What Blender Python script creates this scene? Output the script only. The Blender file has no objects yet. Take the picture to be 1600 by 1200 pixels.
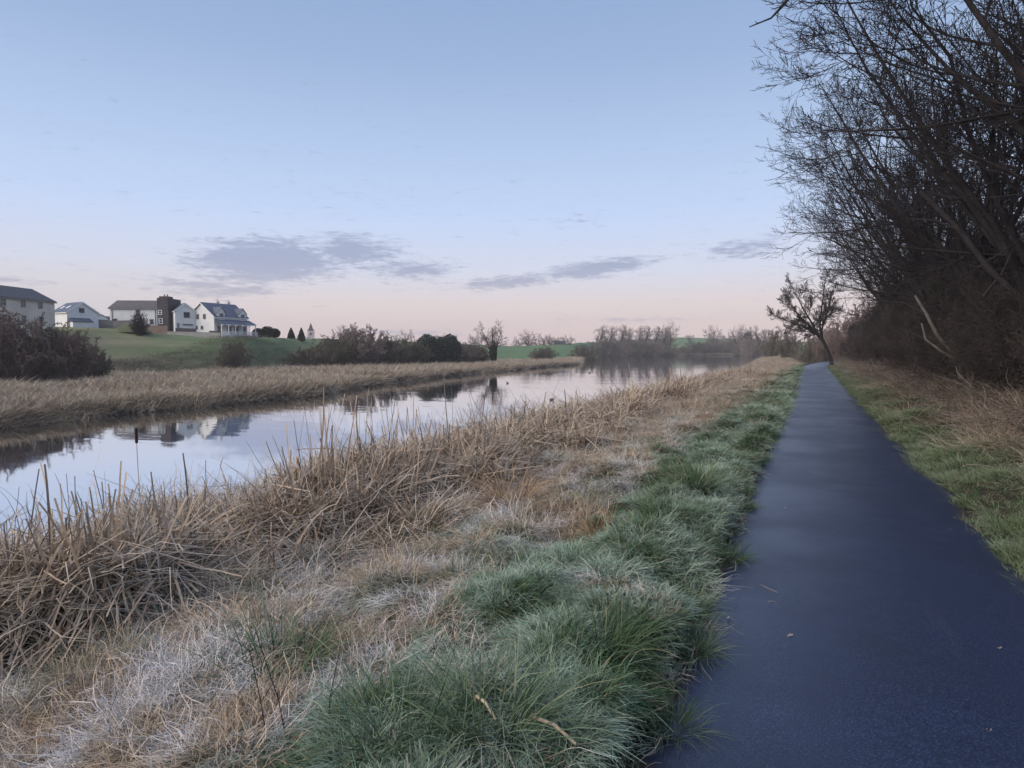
import bpy, math, random
import numpy as np
from mathutils import Vector, Matrix

R_ = random.Random(7)
rng = np.random.default_rng(11)
C = bpy.context.scene.collection
SC = bpy.context.scene
rad = math.radians

def lin(r, g, b):
    f = lambda c: (c / 255 / 12.92) if c / 255 <= 0.04045 else ((c / 255 + 0.055) / 1.055) ** 2.4
    return (f(r), f(g), f(b), 1.0)

# ------------------------------------------------------------------ camera
CAMZ, FPX = 1.70, 1000.0
YAW, PITCH = math.atan(0.465), math.atan(55 / FPX)
RX, RY = math.cos(YAW), math.sin(YAW)          # camera right on the ground
FX, FY = -math.sin(YAW), math.cos(YAW)         # camera forward on the ground
cam_d = bpy.data.cameras.new('camera')
cam_d.sensor_width = 36
cam_d.lens = 36 * FPX / 1600
cam_d.clip_start, cam_d.clip_end = 0.05, 6000
cam = bpy.data.objects.new('camera', cam_d)
C.objects.link(cam)
cam.location = (0, 0, CAMZ)
cam.rotation_euler = (math.pi / 2 - PITCH, 0, YAW)
SC.camera = cam

def ray(u, v):
    x, y = (u - 800) / FPX, (600 - v) / FPX
    c, s = math.cos(PITCH), math.sin(PITCH)
    f, z = c + y * s, y * c - s                 # forward and up for the pixel
    return x / f, z / f                         # right and up per metre of forward distance
def wxy(r, d): return r * RX + d * FX, r * RY + d * FY
def at(u, v, d):
    r, z = ray(u, v)
    x, y = wxy(r * d, d)
    return x, y, CAMZ + z * d
def at_z(u, v, z):
    r, k = ray(u, v)
    d = (z - CAMZ) / k
    x, y = wxy(r * d, d)
    return x, y, z
def cam_rd(x, y): return x * RX + y * RY, x * FX + y * FY

# ------------------------------------------------------------------ sky and sun
SC.view_settings.view_transform = 'Standard'
SC.view_settings.look = 'None'
SC.view_settings.gamma = 1
SC.view_settings.use_curve_mapping = False
SC.view_settings.exposure = 0.12
SC.cycles.max_bounces = 6
SC.cycles.diffuse_bounces = 1
SC.cycles.glossy_bounces = 3
SC.cycles.transmission_bounces = 3
SC.cycles.volume_bounces = 0
SC.cycles.use_denoising = True
SC.cycles.use_adaptive_sampling = True
SC.cycles.adaptive_threshold = 0.02
SC.cycles.transparent_max_bounces = 4

world = bpy.data.worlds.new('World')
SC.world = world
world.use_nodes = True
NT = world.node_tree
NT.nodes.clear()
def nd(nt, typ, **kw):
    n = nt.nodes.new(typ)
    for k, v in kw.items(): setattr(n, k, v)
    return n
def mth(nt, op, a, b=None, c=None, clamp=False):
    n = nt.nodes.new('ShaderNodeMath'); n.operation = op; n.use_clamp = clamp
    for i, q in enumerate((a, b, c)):
        if q is None: continue
        if isinstance(q, (int, float)): n.inputs[i].default_value = q
        else: nt.links.new(q, n.inputs[i])
    return n.outputs[0]
def mixc(nt, fac, a, b, mode='MIX'):
    n = nt.nodes.new('ShaderNodeMix'); n.data_type = 'RGBA'; n.blend_type = mode
    for s, q in ((n.inputs[0], fac), (n.inputs[6], a), (n.inputs[7], b)):
        if isinstance(q, (int, float)): s.default_value = q
        elif isinstance(q, tuple): s.default_value = q
        else: nt.links.new(q, s)
    return n.outputs[2]
def ramp(nt, fac, stops, interp='LINEAR'):
    n = nt.nodes.new('ShaderNodeValToRGB'); n.color_ramp.interpolation = interp
    e = n.color_ramp.elements
    while len(e) < len(stops): e.new(0.5)
    for q, (p, c) in zip(e, stops): q.position = p; q.color = c
    nt.links.new(fac, n.inputs[0])
    return n.outputs[0]
def maprange(nt, v, a, b, c=0.0, d=1.0, smooth=True):
    n = nt.nodes.new('ShaderNodeMapRange')
    n.interpolation_type = 'SMOOTHSTEP' if smooth else 'LINEAR'
    nt.links.new(v, n.inputs[0])
    for i, q in enumerate((a, b, c, d)): n.inputs[i + 1].default_value = q
    return n.outputs[0]
def noise(nt, vec, scale, detail=3, rough=0.55, dist=0.0):
    n = nt.nodes.new('ShaderNodeTexNoise')
    n.inputs['Scale'].default_value = scale; n.inputs['Detail'].default_value = detail
    n.inputs['Roughness'].default_value = rough; n.inputs['Distortion'].default_value = dist
    if vec is not None: nt.links.new(vec, n.inputs['Vector'])
    return n.outputs[0]
def mapping(nt, vec, scale=(1, 1, 1), loc=(0, 0, 0), rot=(0, 0, 0)):
    n = nt.nodes.new('ShaderNodeMapping')
    n.inputs['Scale'].default_value = scale; n.inputs['Location'].default_value = loc; n.inputs['Rotation'].default_value = rot
    nt.links.new(vec, n.inputs['Vector'])
    return n.outputs[0]

tc = nd(NT, 'ShaderNodeTexCoord')
sep = nd(NT, 'ShaderNodeSeparateXYZ')
NT.links.new(tc.outputs['Generated'], sep.inputs[0])
SX, SY, SZ = sep.outputs
el = mth(NT, 'ARCSINE', SZ)
az = mth(NT, 'ARCTAN2', SX, SY)
def azel(u, v):
    r, z = ray(u, v)
    x, y = wxy(r, 1.0)
    return math.atan2(x, y), math.atan2(z, math.hypot(x, y))
sky = ramp(NT, mth(NT, 'MULTIPLY_ADD', SZ, 0.8, 0.1), [
    (0.00, lin(208, 188, 188)), (0.10, lin(217, 198, 200)), (0.125, lin(226, 207, 205)), (0.155, lin(225, 213, 214)),
    (0.195, lin(212, 217, 235)), (0.255, lin(194, 212, 244)), (0.34, lin(174, 197, 232)), (0.42, lin(154, 178, 216)),
    (0.50, lin(140, 166, 206)), (0.90, lin(126, 154, 200))])
# cooler, paler towards the left of the view (north), rosier straight on
lf = maprange(NT, az, azel(520, 545)[0], azel(60, 545)[0])
lo = maprange(NT, el, 0.16, 0.02)
sky = mixc(NT, mth(NT, 'MULTIPLY', mth(NT, 'MULTIPLY', lf, lo), 0.6), sky, lin(203, 208, 218))
# clouds: thin grey-blue banks low in the sky
cmb = nd(NT, 'ShaderNodeCombineXYZ')
NT.links.new(az, cmb.inputs[0]); NT.links.new(mth(NT, 'MULTIPLY', el, 4.8), cmb.inputs[1])
n1 = noise(NT, cmb.outputs[0], 24.0, 8, 0.70, 0.4)
n2 = noise(NT, mapping(NT, cmb.outputs[0], loc=(3.1, 1.7, 0)), 58.0, 5, 0.7, 0.4)
nn = mth(NT, 'MULTIPLY_ADD', n1, 0.62, mth(NT, 'MULTIPLY', n2, 0.38))
def bank(u, v, hu, hv, tilt, gain):
    a0, e0 = azel(u, v)
    a1 = abs(azel(u + hu, v)[0] - azel(u - hu, v)[0]) / 2
    e1 = abs(azel(u, v + hv)[1] - azel(u, v - hv)[1]) / 2
    dx = mth(NT, 'SUBTRACT', az, a0)
    dy = mth(NT, 'SUBTRACT', mth(NT, 'SUBTRACT', el, e0), mth(NT, 'MULTIPLY', dx, tilt))
    q = mth(NT, 'ADD', mth(NT, 'POWER', mth(NT, 'DIVIDE', dx, a1), 2.0), mth(NT, 'POWER', mth(NT, 'DIVIDE', dy, e1), 2.0))
    return mth(NT, 'MULTIPLY', mth(NT, 'MAXIMUM', mth(NT, 'SUBTRACT', 1.0, mth(NT, 'SQRT', q)), -0.6), gain)
mk = None
for args in [(420, 408, 170, 52, 0.04, 0.40), (545, 392, 130, 36, 0.0, 0.30), (640, 422, 110, 26, 0.0, 0.25), (800, 440, 150, 15, 0.10, 0.26),
             (930, 420, 130, 20, 0.14, 0.36), (1165, 388, 110, 24, 0.06, 0.22), (330, 450, 170, 26, 0.0, 0.24),
             (910, 345, 60, 16, 0.0, 0.10), (560, 310, 130, 40, 0.0, 0.02), (20, 438, 90, 10, 0.0, 0.18), (1000, 499, 160, 7, 0.0, 0.18), (620, 520, 150, 10, 0, 0.2),
             (-900, 380, 500, 60, 0.0, 0.25), (2600, 400, 500, 50, 0.0, 0.25)]:
    b = bank(*args)
    mk = b if mk is None else mth(NT, 'MAXIMUM', mk, b)
cd = maprange(NT, mth(NT, 'ADD', nn, mk), 0.53, 0.74)
cloudcol = mixc(NT, maprange(NT, el, 0.04, 0.14), lin(190, 184, 195), lin(156, 167, 197))
sky = mixc(NT, mth(NT, 'MULTIPLY', cd, 0.88), sky, cloudcol)
bg = nd(NT, 'ShaderNodeBackground')
NT.links.new(sky, bg.inputs[0]); bg.inputs[1].default_value = 0.97
SUN_EL, SUN_AZ = rad(32), rad(215)               # low dawn glow, left and behind the camera
nish = nd(NT, 'ShaderNodeTexSky', sky_type='NISHITA', sun_disc=False)
nish.sun_elevation = rad(1.5); nish.sun_rotation = SUN_AZ
bg2 = nd(NT, 'ShaderNodeBackground'); bg2.inputs[1].default_value = 0.01
NT.links.new(nish.outputs[0], bg2.inputs[0])
ads = nd(NT, 'ShaderNodeAddShader')
NT.links.new(bg.outputs[0], ads.inputs[0]); NT.links.new(bg2.outputs[0], ads.inputs[1])
wo = nd(NT, 'ShaderNodeOutputWorld')
NT.links.new(ads.outputs[0], wo.inputs[0])

sun_d = bpy.data.lights.new('sun', 'SUN')
sun_d.energy, sun_d.angle, sun_d.color = 3.0, rad(55), (1.0, 0.87, 0.76)
sun = bpy.data.objects.new('sun', sun_d)
C.objects.link(sun)
sun_dir = Vector((math.sin(SUN_AZ) * math.cos(SUN_EL), math.cos(SUN_AZ) * math.cos(SUN_EL), math.sin(SUN_EL)))
sun.rotation_euler = sun_dir.to_track_quat('Z', 'Y').to_euler()

# ------------------------------------------------------------------ helpers
def tag(o, label=None, cat=None, group=None, kind=None):
    if label: o['label'] = label
    if cat: o['category'] = cat
    if group: o['group'] = group
    if kind: o['kind'] = kind
    return o
def empty(name, loc, rz=0.0, label=None, cat=None, group=None):
    o = bpy.data.objects.new(name, None)
    o.empty_display_size = 0.2
    C.objects.link(o)
    o.location = loc; o.rotation_euler = (0, 0, rz)
    return tag(o, label, cat, group)
def link(name, me, mat=None, parent=None, loc=None, coll=None):
    o = bpy.data.objects.new(name, me)
    (coll or C).objects.link(o)
    if mat is not None and not me.materials: me.materials.append(mat)
    if parent: o.parent = parent
    if loc is not None: o.location = loc
    return o
def mesh_np(name, V, F, attrs=None, smooth=True):
    me = bpy.data.meshes.new(name)
    V = np.asarray(V, np.float32).reshape(-1, 3); F = np.asarray(F, np.int32)
    me.vertices.add(len(V)); me.vertices.foreach_set('co', V.ravel())
    k = F.shape[1]
    me.loops.add(F.size); me.loops.foreach_set('vertex_index', F.ravel())
    me.polygons.add(len(F)); me.polygons.foreach_set('loop_start', np.arange(len(F), dtype=np.int32) * k)
    me.polygons.foreach_set('use_smooth', np.full(len(F), smooth, bool))
    me.update(calc_edges=True)
    for n, a in (attrs or {}).items():
        at_ = me.attributes.new(n, 'FLOAT', 'POINT'); at_.data.foreach_set('value', np.asarray(a, np.float32).ravel())
    return me
class MB:
    def __init__(s): s.v = []; s.f = []
    def add(s, vs, fs):
        n = len(s.v); s.v += [tuple(q) for q in vs]; s.f += [tuple(i + n for i in f) for f in fs]; return s
    def box(s, x0, x1, y0, y1, z0, z1):
        return s.add([(x0, y0, z0), (x1, y0, z0), (x1, y1, z0), (x0, y1, z0), (x0, y0, z1), (x1, y0, z1), (x1, y1, z1), (x0, y1, z1)],
                     [(3, 2, 1, 0), (4, 5, 6, 7), (0, 1, 5, 4), (1, 2, 6, 5), (2, 3, 7, 6), (3, 0, 4, 7)])
    def hexa(s, lo, hi):                        # two quads, bottom and top
        return s.add(list(lo) + list(hi), [(3, 2, 1, 0), (4, 5, 6, 7), (0, 1, 5, 4), (1, 2, 6, 5), (2, 3, 7, 6), (3, 0, 4, 7)])
    def prism(s, poly, axis, a, b):             # polygon extruded along an axis; poly in the two other axes
        n = len(poly)
        def p(q, t):
            return (t, q[0], q[1]) if axis == 'x' else ((q[0], t, q[1]) if axis == 'y' else (q[0], q[1], t))
        vs = [p(q, a) for q in poly] + [p(q, b) for q in poly]
        return s.add(vs, [tuple(range(n))[::-1], tuple(range(n, 2 * n))] + [(i, (i + 1) % n, n + (i + 1) % n, n + i) for i in range(n)])
    def build(s, name, mat, parent=None, loc=None):
        me = bpy.data.meshes.new(name)
        me.from_pydata(s.v, [], s.f); me.update()
        import bmesh
        bm = bmesh.new(); bm.from_mesh(me); bmesh.ops.recalc_face_normals(bm, faces=bm.faces); bm.to_mesh(me); bm.free()
        return link(name, me, mat, parent, loc)

def vnoise(x, y, s, seed=0):
    x = np.asarray(x, float) / s; y = np.asarray(y, float) / s
    xi, yi = np.floor(x), np.floor(y); fx, fy = x - xi, y - yi
    fx, fy = fx * fx * (3 - 2 * fx), fy * fy * (3 - 2 * fy)
    def h(a, b):
        q = np.sin(a * 127.1 + b * 311.7 + seed * 74.7) * 43758.5453
        return q - np.floor(q)
    return (h(xi, yi) * (1 - fx) + h(xi + 1, yi) * fx) * (1 - fy) + (h(xi, yi + 1) * (1 - fx) + h(xi + 1, yi + 1) * fx) * fy - 0.5

# ------------------------------------------------------------------ materials
def material(name):
    m = bpy.data.materials.new(name); m.use_nodes = True
    nt = m.node_tree
    b = nt.nodes['Principled BSDF']
    return m, nt, b
def world_pos(nt): return nd(nt, 'ShaderNodeNewGeometry').outputs['Position']
def obj_pos(nt): return nd(nt, 'ShaderNodeTexCoord').outputs['Object']
def attr(nt, name): return nd(nt, 'ShaderNodeAttribute', attribute_name=name).outputs['Fac']
def bump(nt, b, h, strength=0.3, dist=0.02):
    n = nd(nt, 'ShaderNodeBump'); n.inputs['Strength'].default_value = strength; n.inputs['Distance'].default_value = dist
    nt.links.new(h, n.inputs['Height']); nt.links.new(n.outputs[0], b.inputs['Normal'])
def plain(name, col, rough=0.8, var=0.2, scale=3.0, spec=0.3, world=False, bmp=0.0):
    m, nt, b = material(name)
    p = world_pos(nt) if world else obj_pos(nt)
    f = noise(nt, p, scale, 5, 0.6)
    dark = tuple(c * (1 - var) for c in col[:3]) + (1,); lite = tuple(min(1, c * (1 + var)) for c in col[:3]) + (1,)
    nt.links.new(mixc(nt, maprange(nt, f, 0.3, 0.7), dark, lite), b.inputs['Base Color'])
    b.inputs['Roughness'].default_value = rough; b.inputs['Specular IOR Level'].default_value = spec
    if bmp: bump(nt, b, noise(nt, p, scale * 6, 4, 0.6), bmp)
    return m
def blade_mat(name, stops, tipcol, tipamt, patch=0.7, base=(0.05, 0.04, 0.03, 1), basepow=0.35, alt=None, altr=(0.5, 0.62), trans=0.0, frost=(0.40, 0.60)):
    """leaf blades: colour by blade, frosted towards the tip in patches, darker brown at the base as painted-in shade"""
    m, nt, b = material(name)
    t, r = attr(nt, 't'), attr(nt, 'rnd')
    oi = nd(nt, 'ShaderNodeObjectInfo').outputs['Random']
    f = mth(nt, 'FRACT', mth(nt, 'ADD', r, oi))
    col = ramp(nt, f, stops)
    p = world_pos(nt)
    if alt:
        pa = maprange(nt, noise(nt, mapping(nt, p, loc=(5, 9, 0)), 0.9, 4, 0.6), altr[0], altr[1])
        col = mixc(nt, pa, col, ramp(nt, f, alt))
    fr = maprange(nt, noise(nt, p, 1.5, 5, 0.7), frost[0], frost[1])
    fr = mth(nt, 'ADD', mth(nt, 'MULTIPLY', fr, patch), 1 - patch)
    fr = mth(nt, 'MULTIPLY', mth(nt, 'MULTIPLY', fr, mth(nt, 'POWER', t, 0.8)), tipamt)
    col = mixc(nt, fr, col, tipcol)
    col = mixc(nt, maprange(nt, t, basepow, 0.0), col, base)  # shade low among the blades, put into their colour
    nt.links.new(col, b.inputs['Base Color'])
    b.inputs['Roughness'].default_value = 0.75; b.inputs['Specular IOR Level'].default_value = 0.2
    if trans:
        tr = nd(nt, 'ShaderNodeBsdfTranslucent'); nt.links.new(col, tr.inputs[0])
        mx = nd(nt, 'ShaderNodeMixShader'); mx.inputs[0].default_value = trans
        nt.links.new(b.outputs[0], mx.inputs[1]); nt.links.new(tr.outputs[0], mx.inputs[2])
        nt.links.new(mx.outputs[0], nt.nodes['Material Output'].inputs[0])
    return m

M = {}
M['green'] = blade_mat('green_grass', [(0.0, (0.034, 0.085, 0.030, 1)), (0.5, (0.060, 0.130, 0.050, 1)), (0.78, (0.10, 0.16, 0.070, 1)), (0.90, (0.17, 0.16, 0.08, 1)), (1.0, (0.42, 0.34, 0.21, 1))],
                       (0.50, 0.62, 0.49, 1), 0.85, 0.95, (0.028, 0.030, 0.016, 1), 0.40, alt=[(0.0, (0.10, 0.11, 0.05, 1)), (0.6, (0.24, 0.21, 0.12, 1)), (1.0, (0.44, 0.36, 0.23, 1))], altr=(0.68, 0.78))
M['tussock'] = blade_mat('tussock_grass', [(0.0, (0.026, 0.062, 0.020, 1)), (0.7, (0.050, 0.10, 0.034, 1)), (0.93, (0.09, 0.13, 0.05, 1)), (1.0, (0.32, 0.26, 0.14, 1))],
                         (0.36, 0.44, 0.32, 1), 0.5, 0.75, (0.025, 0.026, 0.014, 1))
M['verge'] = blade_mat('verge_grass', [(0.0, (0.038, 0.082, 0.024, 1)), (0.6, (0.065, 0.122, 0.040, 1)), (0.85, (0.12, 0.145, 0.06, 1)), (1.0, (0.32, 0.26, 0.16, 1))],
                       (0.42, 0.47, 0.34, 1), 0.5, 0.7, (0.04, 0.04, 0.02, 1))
HAY = [(0.0, (0.26, 0.18, 0.105, 1)), (0.28, (0.45, 0.33, 0.21, 1)), (0.60, (0.62, 0.48, 0.33, 1)), (0.80, (0.40, 0.28, 0.165, 1)), (1.0, (0.14, 0.09, 0.055, 1))]
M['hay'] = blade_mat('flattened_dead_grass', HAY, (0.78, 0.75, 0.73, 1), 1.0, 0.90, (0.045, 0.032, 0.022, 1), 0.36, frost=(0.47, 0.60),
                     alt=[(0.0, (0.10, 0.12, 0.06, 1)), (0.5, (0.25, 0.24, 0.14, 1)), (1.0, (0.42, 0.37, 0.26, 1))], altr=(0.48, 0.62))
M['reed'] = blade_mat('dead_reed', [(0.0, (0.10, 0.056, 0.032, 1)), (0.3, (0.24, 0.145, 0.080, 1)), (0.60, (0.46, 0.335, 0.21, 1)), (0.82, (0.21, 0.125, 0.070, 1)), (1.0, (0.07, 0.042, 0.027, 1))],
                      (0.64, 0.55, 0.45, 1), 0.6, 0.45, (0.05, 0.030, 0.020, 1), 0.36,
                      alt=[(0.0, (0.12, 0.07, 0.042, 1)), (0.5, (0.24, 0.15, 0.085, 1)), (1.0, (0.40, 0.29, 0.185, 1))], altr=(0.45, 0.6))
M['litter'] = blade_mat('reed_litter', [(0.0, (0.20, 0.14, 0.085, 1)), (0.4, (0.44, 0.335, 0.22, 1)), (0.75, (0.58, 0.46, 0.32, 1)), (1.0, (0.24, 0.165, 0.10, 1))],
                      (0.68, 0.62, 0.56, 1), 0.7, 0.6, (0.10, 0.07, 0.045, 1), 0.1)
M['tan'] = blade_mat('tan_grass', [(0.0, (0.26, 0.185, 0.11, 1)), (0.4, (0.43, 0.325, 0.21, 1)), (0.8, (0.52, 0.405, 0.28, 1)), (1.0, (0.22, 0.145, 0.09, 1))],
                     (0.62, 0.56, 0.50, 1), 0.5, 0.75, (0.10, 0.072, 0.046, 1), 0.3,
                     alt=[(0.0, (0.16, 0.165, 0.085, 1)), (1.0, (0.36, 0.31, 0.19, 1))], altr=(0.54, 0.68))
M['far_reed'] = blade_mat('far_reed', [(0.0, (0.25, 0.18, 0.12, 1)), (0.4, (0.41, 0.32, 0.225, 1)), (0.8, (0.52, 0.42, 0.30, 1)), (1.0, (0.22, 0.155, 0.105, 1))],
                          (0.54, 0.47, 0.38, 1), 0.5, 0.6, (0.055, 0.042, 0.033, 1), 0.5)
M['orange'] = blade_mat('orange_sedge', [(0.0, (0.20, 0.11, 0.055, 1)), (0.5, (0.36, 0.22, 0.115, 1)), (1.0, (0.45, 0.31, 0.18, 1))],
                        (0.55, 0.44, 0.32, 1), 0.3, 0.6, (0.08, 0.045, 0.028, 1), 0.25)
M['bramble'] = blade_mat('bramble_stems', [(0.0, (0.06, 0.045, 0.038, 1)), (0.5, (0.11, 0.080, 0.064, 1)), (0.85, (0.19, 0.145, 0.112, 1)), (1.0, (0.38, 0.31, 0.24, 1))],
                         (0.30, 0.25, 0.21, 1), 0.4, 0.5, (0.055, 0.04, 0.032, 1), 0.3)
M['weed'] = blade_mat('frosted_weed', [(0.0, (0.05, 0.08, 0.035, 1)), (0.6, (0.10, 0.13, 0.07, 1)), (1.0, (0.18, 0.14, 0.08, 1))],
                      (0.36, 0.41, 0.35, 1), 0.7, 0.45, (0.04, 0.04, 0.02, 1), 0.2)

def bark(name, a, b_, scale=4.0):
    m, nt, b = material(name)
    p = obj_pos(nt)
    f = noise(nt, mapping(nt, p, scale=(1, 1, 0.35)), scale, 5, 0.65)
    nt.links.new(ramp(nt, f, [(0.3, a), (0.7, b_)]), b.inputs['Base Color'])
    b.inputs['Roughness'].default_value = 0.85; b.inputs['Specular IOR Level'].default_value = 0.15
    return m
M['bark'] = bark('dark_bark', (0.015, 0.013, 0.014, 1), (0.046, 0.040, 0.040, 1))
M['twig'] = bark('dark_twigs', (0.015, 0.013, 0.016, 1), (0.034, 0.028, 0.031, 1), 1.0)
M['pale_bark'] = bark('pale_bark', (0.07, 0.063, 0.055, 1), (0.15, 0.135, 0.118, 1), 6.0)
M['shrub'] = bark('shrub_twigs', (0.030, 0.026, 0.025, 1), (0.070, 0.058, 0.052, 1), 0.7)
M['shrub_red'] = bark('shrub_twigs_reddish', (0.040, 0.031, 0.030, 1), (0.092, 0.072, 0.066, 1), 0.7)
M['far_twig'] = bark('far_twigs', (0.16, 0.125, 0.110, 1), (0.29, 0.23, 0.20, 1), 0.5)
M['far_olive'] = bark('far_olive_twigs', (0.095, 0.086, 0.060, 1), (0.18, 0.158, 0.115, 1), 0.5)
M['dark_green'] = plain('dark_evergreen_leaf', (0.022, 0.038, 0.022, 1), 0.6, 0.5, 2.0, 0.3, True)
M['ivy'] = plain('ivy_leaf', (0.018, 0.030, 0.018, 1), 0.6, 0.5, 3.0, 0.3, True)
M['yew'] = plain('yew_leaf', (0.050, 0.045, 0.034, 1), 0.7, 0.4, 2.0, 0.2, True)

# ground: soil near the path, fields across the water
m, nt, b = material('ground_soil_and_field')
p = world_pos(nt)
fld = attr(nt, 'field'); grn = attr(nt, 'lush')
soil = ramp(nt, noise(nt, p, 7.0, 6, 0.65), [(0.3, (0.028, 0.021, 0.016, 1)), (0.55, (0.060, 0.044, 0.031, 1)), (0.75, (0.13, 0.10, 0.07, 1))])
nearg = mixc(nt, maprange(nt, noise(nt, p, 2.2, 5, 0.6), 0.45, 0.62), soil, (0.035, 0.060, 0.026, 1))
s1 = noise(nt, mapping(nt, p, scale=(0.035, 0.035, 1.3)), 1.0, 6, 0.62)
s2 = noise(nt, p, 0.35, 6, 0.7)
ff = mth(nt, 'MULTIPLY_ADD', s1, 0.62, mth(nt, 'MULTIPLY', s2, 0.38))
rough_f = ramp(nt, ff, [(0.32, (0.13, 0.165, 0.078, 1)), (0.46, (0.19, 0.195, 0.10, 1)), (0.58, (0.26, 0.235, 0.14, 1)), (0.70, (0.31, 0.265, 0.175, 1))])
lush_f = ramp(nt, ff, [(0.3, (0.095, 0.18, 0.075, 1)), (0.55, (0.135, 0.20, 0.092, 1)), (0.70, (0.21, 0.23, 0.13, 1))])
fieldc = mixc(nt, grn, rough_f, lush_f)
nt.links.new(mixc(nt, fld, nearg, fieldc), b.inputs['Base Color'])
b.inputs['Roughness'].default_value = 0.9; b.inputs['Specular IOR Level'].default_value = 0.1
bump(nt, b, noise(nt, p, 9.0, 6, 0.7), 0.6, 0.06)
M['ground'] = m
# path: dark tarmac, damp and worn, soil creeping in from the edges
m, nt, b = material('dark_tarmac')
p = world_pos(nt)
sx = nd(nt, 'ShaderNodeSeparateXYZ'); nt.links.new(p, sx.inputs[0])
grit = noise(nt, p, 120.0, 3, 0.85)
blot = noise(nt, p, 0.7, 7, 0.6)
col = ramp(nt, grit, [(0.38, (0.008, 0.011, 0.022, 1)), (0.50, (0.016, 0.026, 0.062, 1)), (0.60, (0.038, 0.056, 0.115, 1)), (0.69, (0.13, 0.14, 0.18, 1))])
col = mixc(nt, maprange(nt, blot, 0.40, 0.62, 0.0, 0.45), col, (0.015, 0.019, 0.036, 1))
seam = maprange(nt, noise(nt, mapping(nt, p, scale=(0.5, 0.05, 1)), 3.0, 4, 0.7), 0.56, 0.70, 0.0, 0.35)
col = mixc(nt, seam, col, (0.055, 0.060, 0.085, 1))
ea = mth(nt, 'ADD', attr(nt, 'edge'), mth(nt, 'MULTIPLY', mth(nt, 'SUBTRACT', noise(nt, p, 6.0, 6, 0.75), 0.5), 0.42))
soilc = ramp(nt, noise(nt, p, 22.0, 4, 0.7), [(0.35, (0.028, 0.022, 0.018, 1)), (0.55, (0.07, 0.054, 0.04, 1)), (0.7, (0.055, 0.07, 0.032, 1))])
col = mixc(nt, maprange(nt, ea, 0.90, 1.00), col, soilc)
nt.links.new(col, b.inputs['Base Color'])
nt.links.new(maprange(nt, blot, 0.35, 0.65, 0.36, 0.45), b.inputs['Roughness'])
b.inputs['Specular IOR Level'].default_value = 0.55
M['tarmac'] = m
# water: still, dark, strongly mirroring, with slow ripples
m, nt, b = material('still_water')
nt.nodes.remove(b)
p = world_pos(nt)
w1 = noise(nt, mapping(nt, p, scale=(1, 0.55, 1), rot=(0, 0, -YAW)), 1.6, 3, 0.5)
w2 = noise(nt, mapping(nt, p, scale=(0.35, 1.6, 1), rot=(0, 0, -YAW)), 0.9, 2, 0.5)
patch = maprange(nt, noise(nt, mapping(nt, p, scale=(0.05, 0.14, 1), rot=(0, 0, -YAW)), 1.0, 3, 0.6), 0.42, 0.62, 0.15, 1.0)
hgt = mth(nt, 'MULTIPLY', mth(nt, 'ADD', mth(nt, 'MULTIPLY', w1, 0.4), w2), patch)
bn = nd(nt, 'ShaderNodeBump'); bn.inputs['Strength'].default_value = 0.15; bn.inputs['Distance'].default_value = 0.05
nt.links.new(hgt, bn.inputs['Height'])
gl = nd(nt, 'ShaderNodeBsdfGlossy'); gl.inputs['Roughness'].default_value = 0.035; gl.inputs['Color'].default_value = (0.93, 0.94, 0.96, 1)
df = nd(nt, 'ShaderNodeBsdfDiffuse'); df.inputs[0].default_value = (0.030, 0.036, 0.042, 1)
nt.links.new(bn.outputs[0], gl.inputs['Normal'])
lw = nd(nt, 'ShaderNodeLayerWeight'); lw.inputs[0].default_value = 0.5
fac = maprange(nt, lw.outputs['Facing'], 0.35, 0.93, 0.12, 0.96)
mx = nd(nt, 'ShaderNodeMixShader')
nt.links.new(fac, mx.inputs[0]); nt.links.new(df.outputs[0], mx.inputs[1]); nt.links.new(gl.outputs[0], mx.inputs[2])
nt.links.new(mx.outputs[0], nt.nodes['Material Output'].inputs[0])
M['water'] = m

M['white_wall'] = plain('white_render', (0.74, 0.74, 0.72, 1), 0.85, 0.06, 0.8)
M['cream_wall'] = plain('cream_render', (0.56, 0.51, 0.45, 1), 0.85, 0.10, 0.6)
M['slate'] = plain('blue_slate', (0.095, 0.11, 0.15, 1), 0.55, 0.25, 2.5, 0.4)
M['dark_slate'] = plain('dark_slate', (0.075, 0.070, 0.075, 1), 0.6, 0.25, 2.5, 0.3)
M['brown_slate'] = plain('weathered_brown_slate', (0.12, 0.105, 0.10, 1), 0.65, 0.25, 2.0, 0.3)
M['dark_stone'] = plain('dark_stone', (0.088, 0.075, 0.080, 1), 0.85, 0.35, 3.0, 0.2)
M['block'] = plain('grey_block_wall', (0.27, 0.25, 0.225, 1), 0.9, 0.2, 0.7)
M['brick'] = plain('brown_brick_wall', (0.24, 0.175, 0.14, 1), 0.9, 0.2, 0.9)
M['pale_block'] = plain('pale_concrete_wall', (0.36, 0.35, 0.32, 1), 0.9, 0.15, 0.7)
M['fence_paint'] = plain('dark_stained_boards', (0.075, 0.072, 0.085, 1), 0.8, 0.25, 2.0)
M['blue_frame'] = plain('navy_paint', (0.018, 0.030, 0.085, 1), 0.5, 0.1, 2.0)
M['white_paint'] = plain('white_paint', (0.78, 0.78, 0.77, 1), 0.5, 0.04, 2.0)
M['grey_frame'] = plain('grey_paint', (0.22, 0.21, 0.22, 1), 0.5, 0.1, 2.0)
M['red_pot'] = plain('clay_pot', (0.20, 0.12, 0.09, 1), 0.8, 0.2, 4)
m, nt, b = material('window_glass')
b.inputs['Base Color'].default_value = (0.03, 0.035, 0.045, 1); b.inputs['Roughness'].default_value = 0.08
nt.links.new(ramp(nt, noise(nt, obj_pos(nt), 1.5, 2), [(0.3, (0.02, 0.025, 0.035, 1)), (0.7, (0.055, 0.06, 0.075, 1))]), b.inputs['Base Color'])
M['glass'] = m
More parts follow.
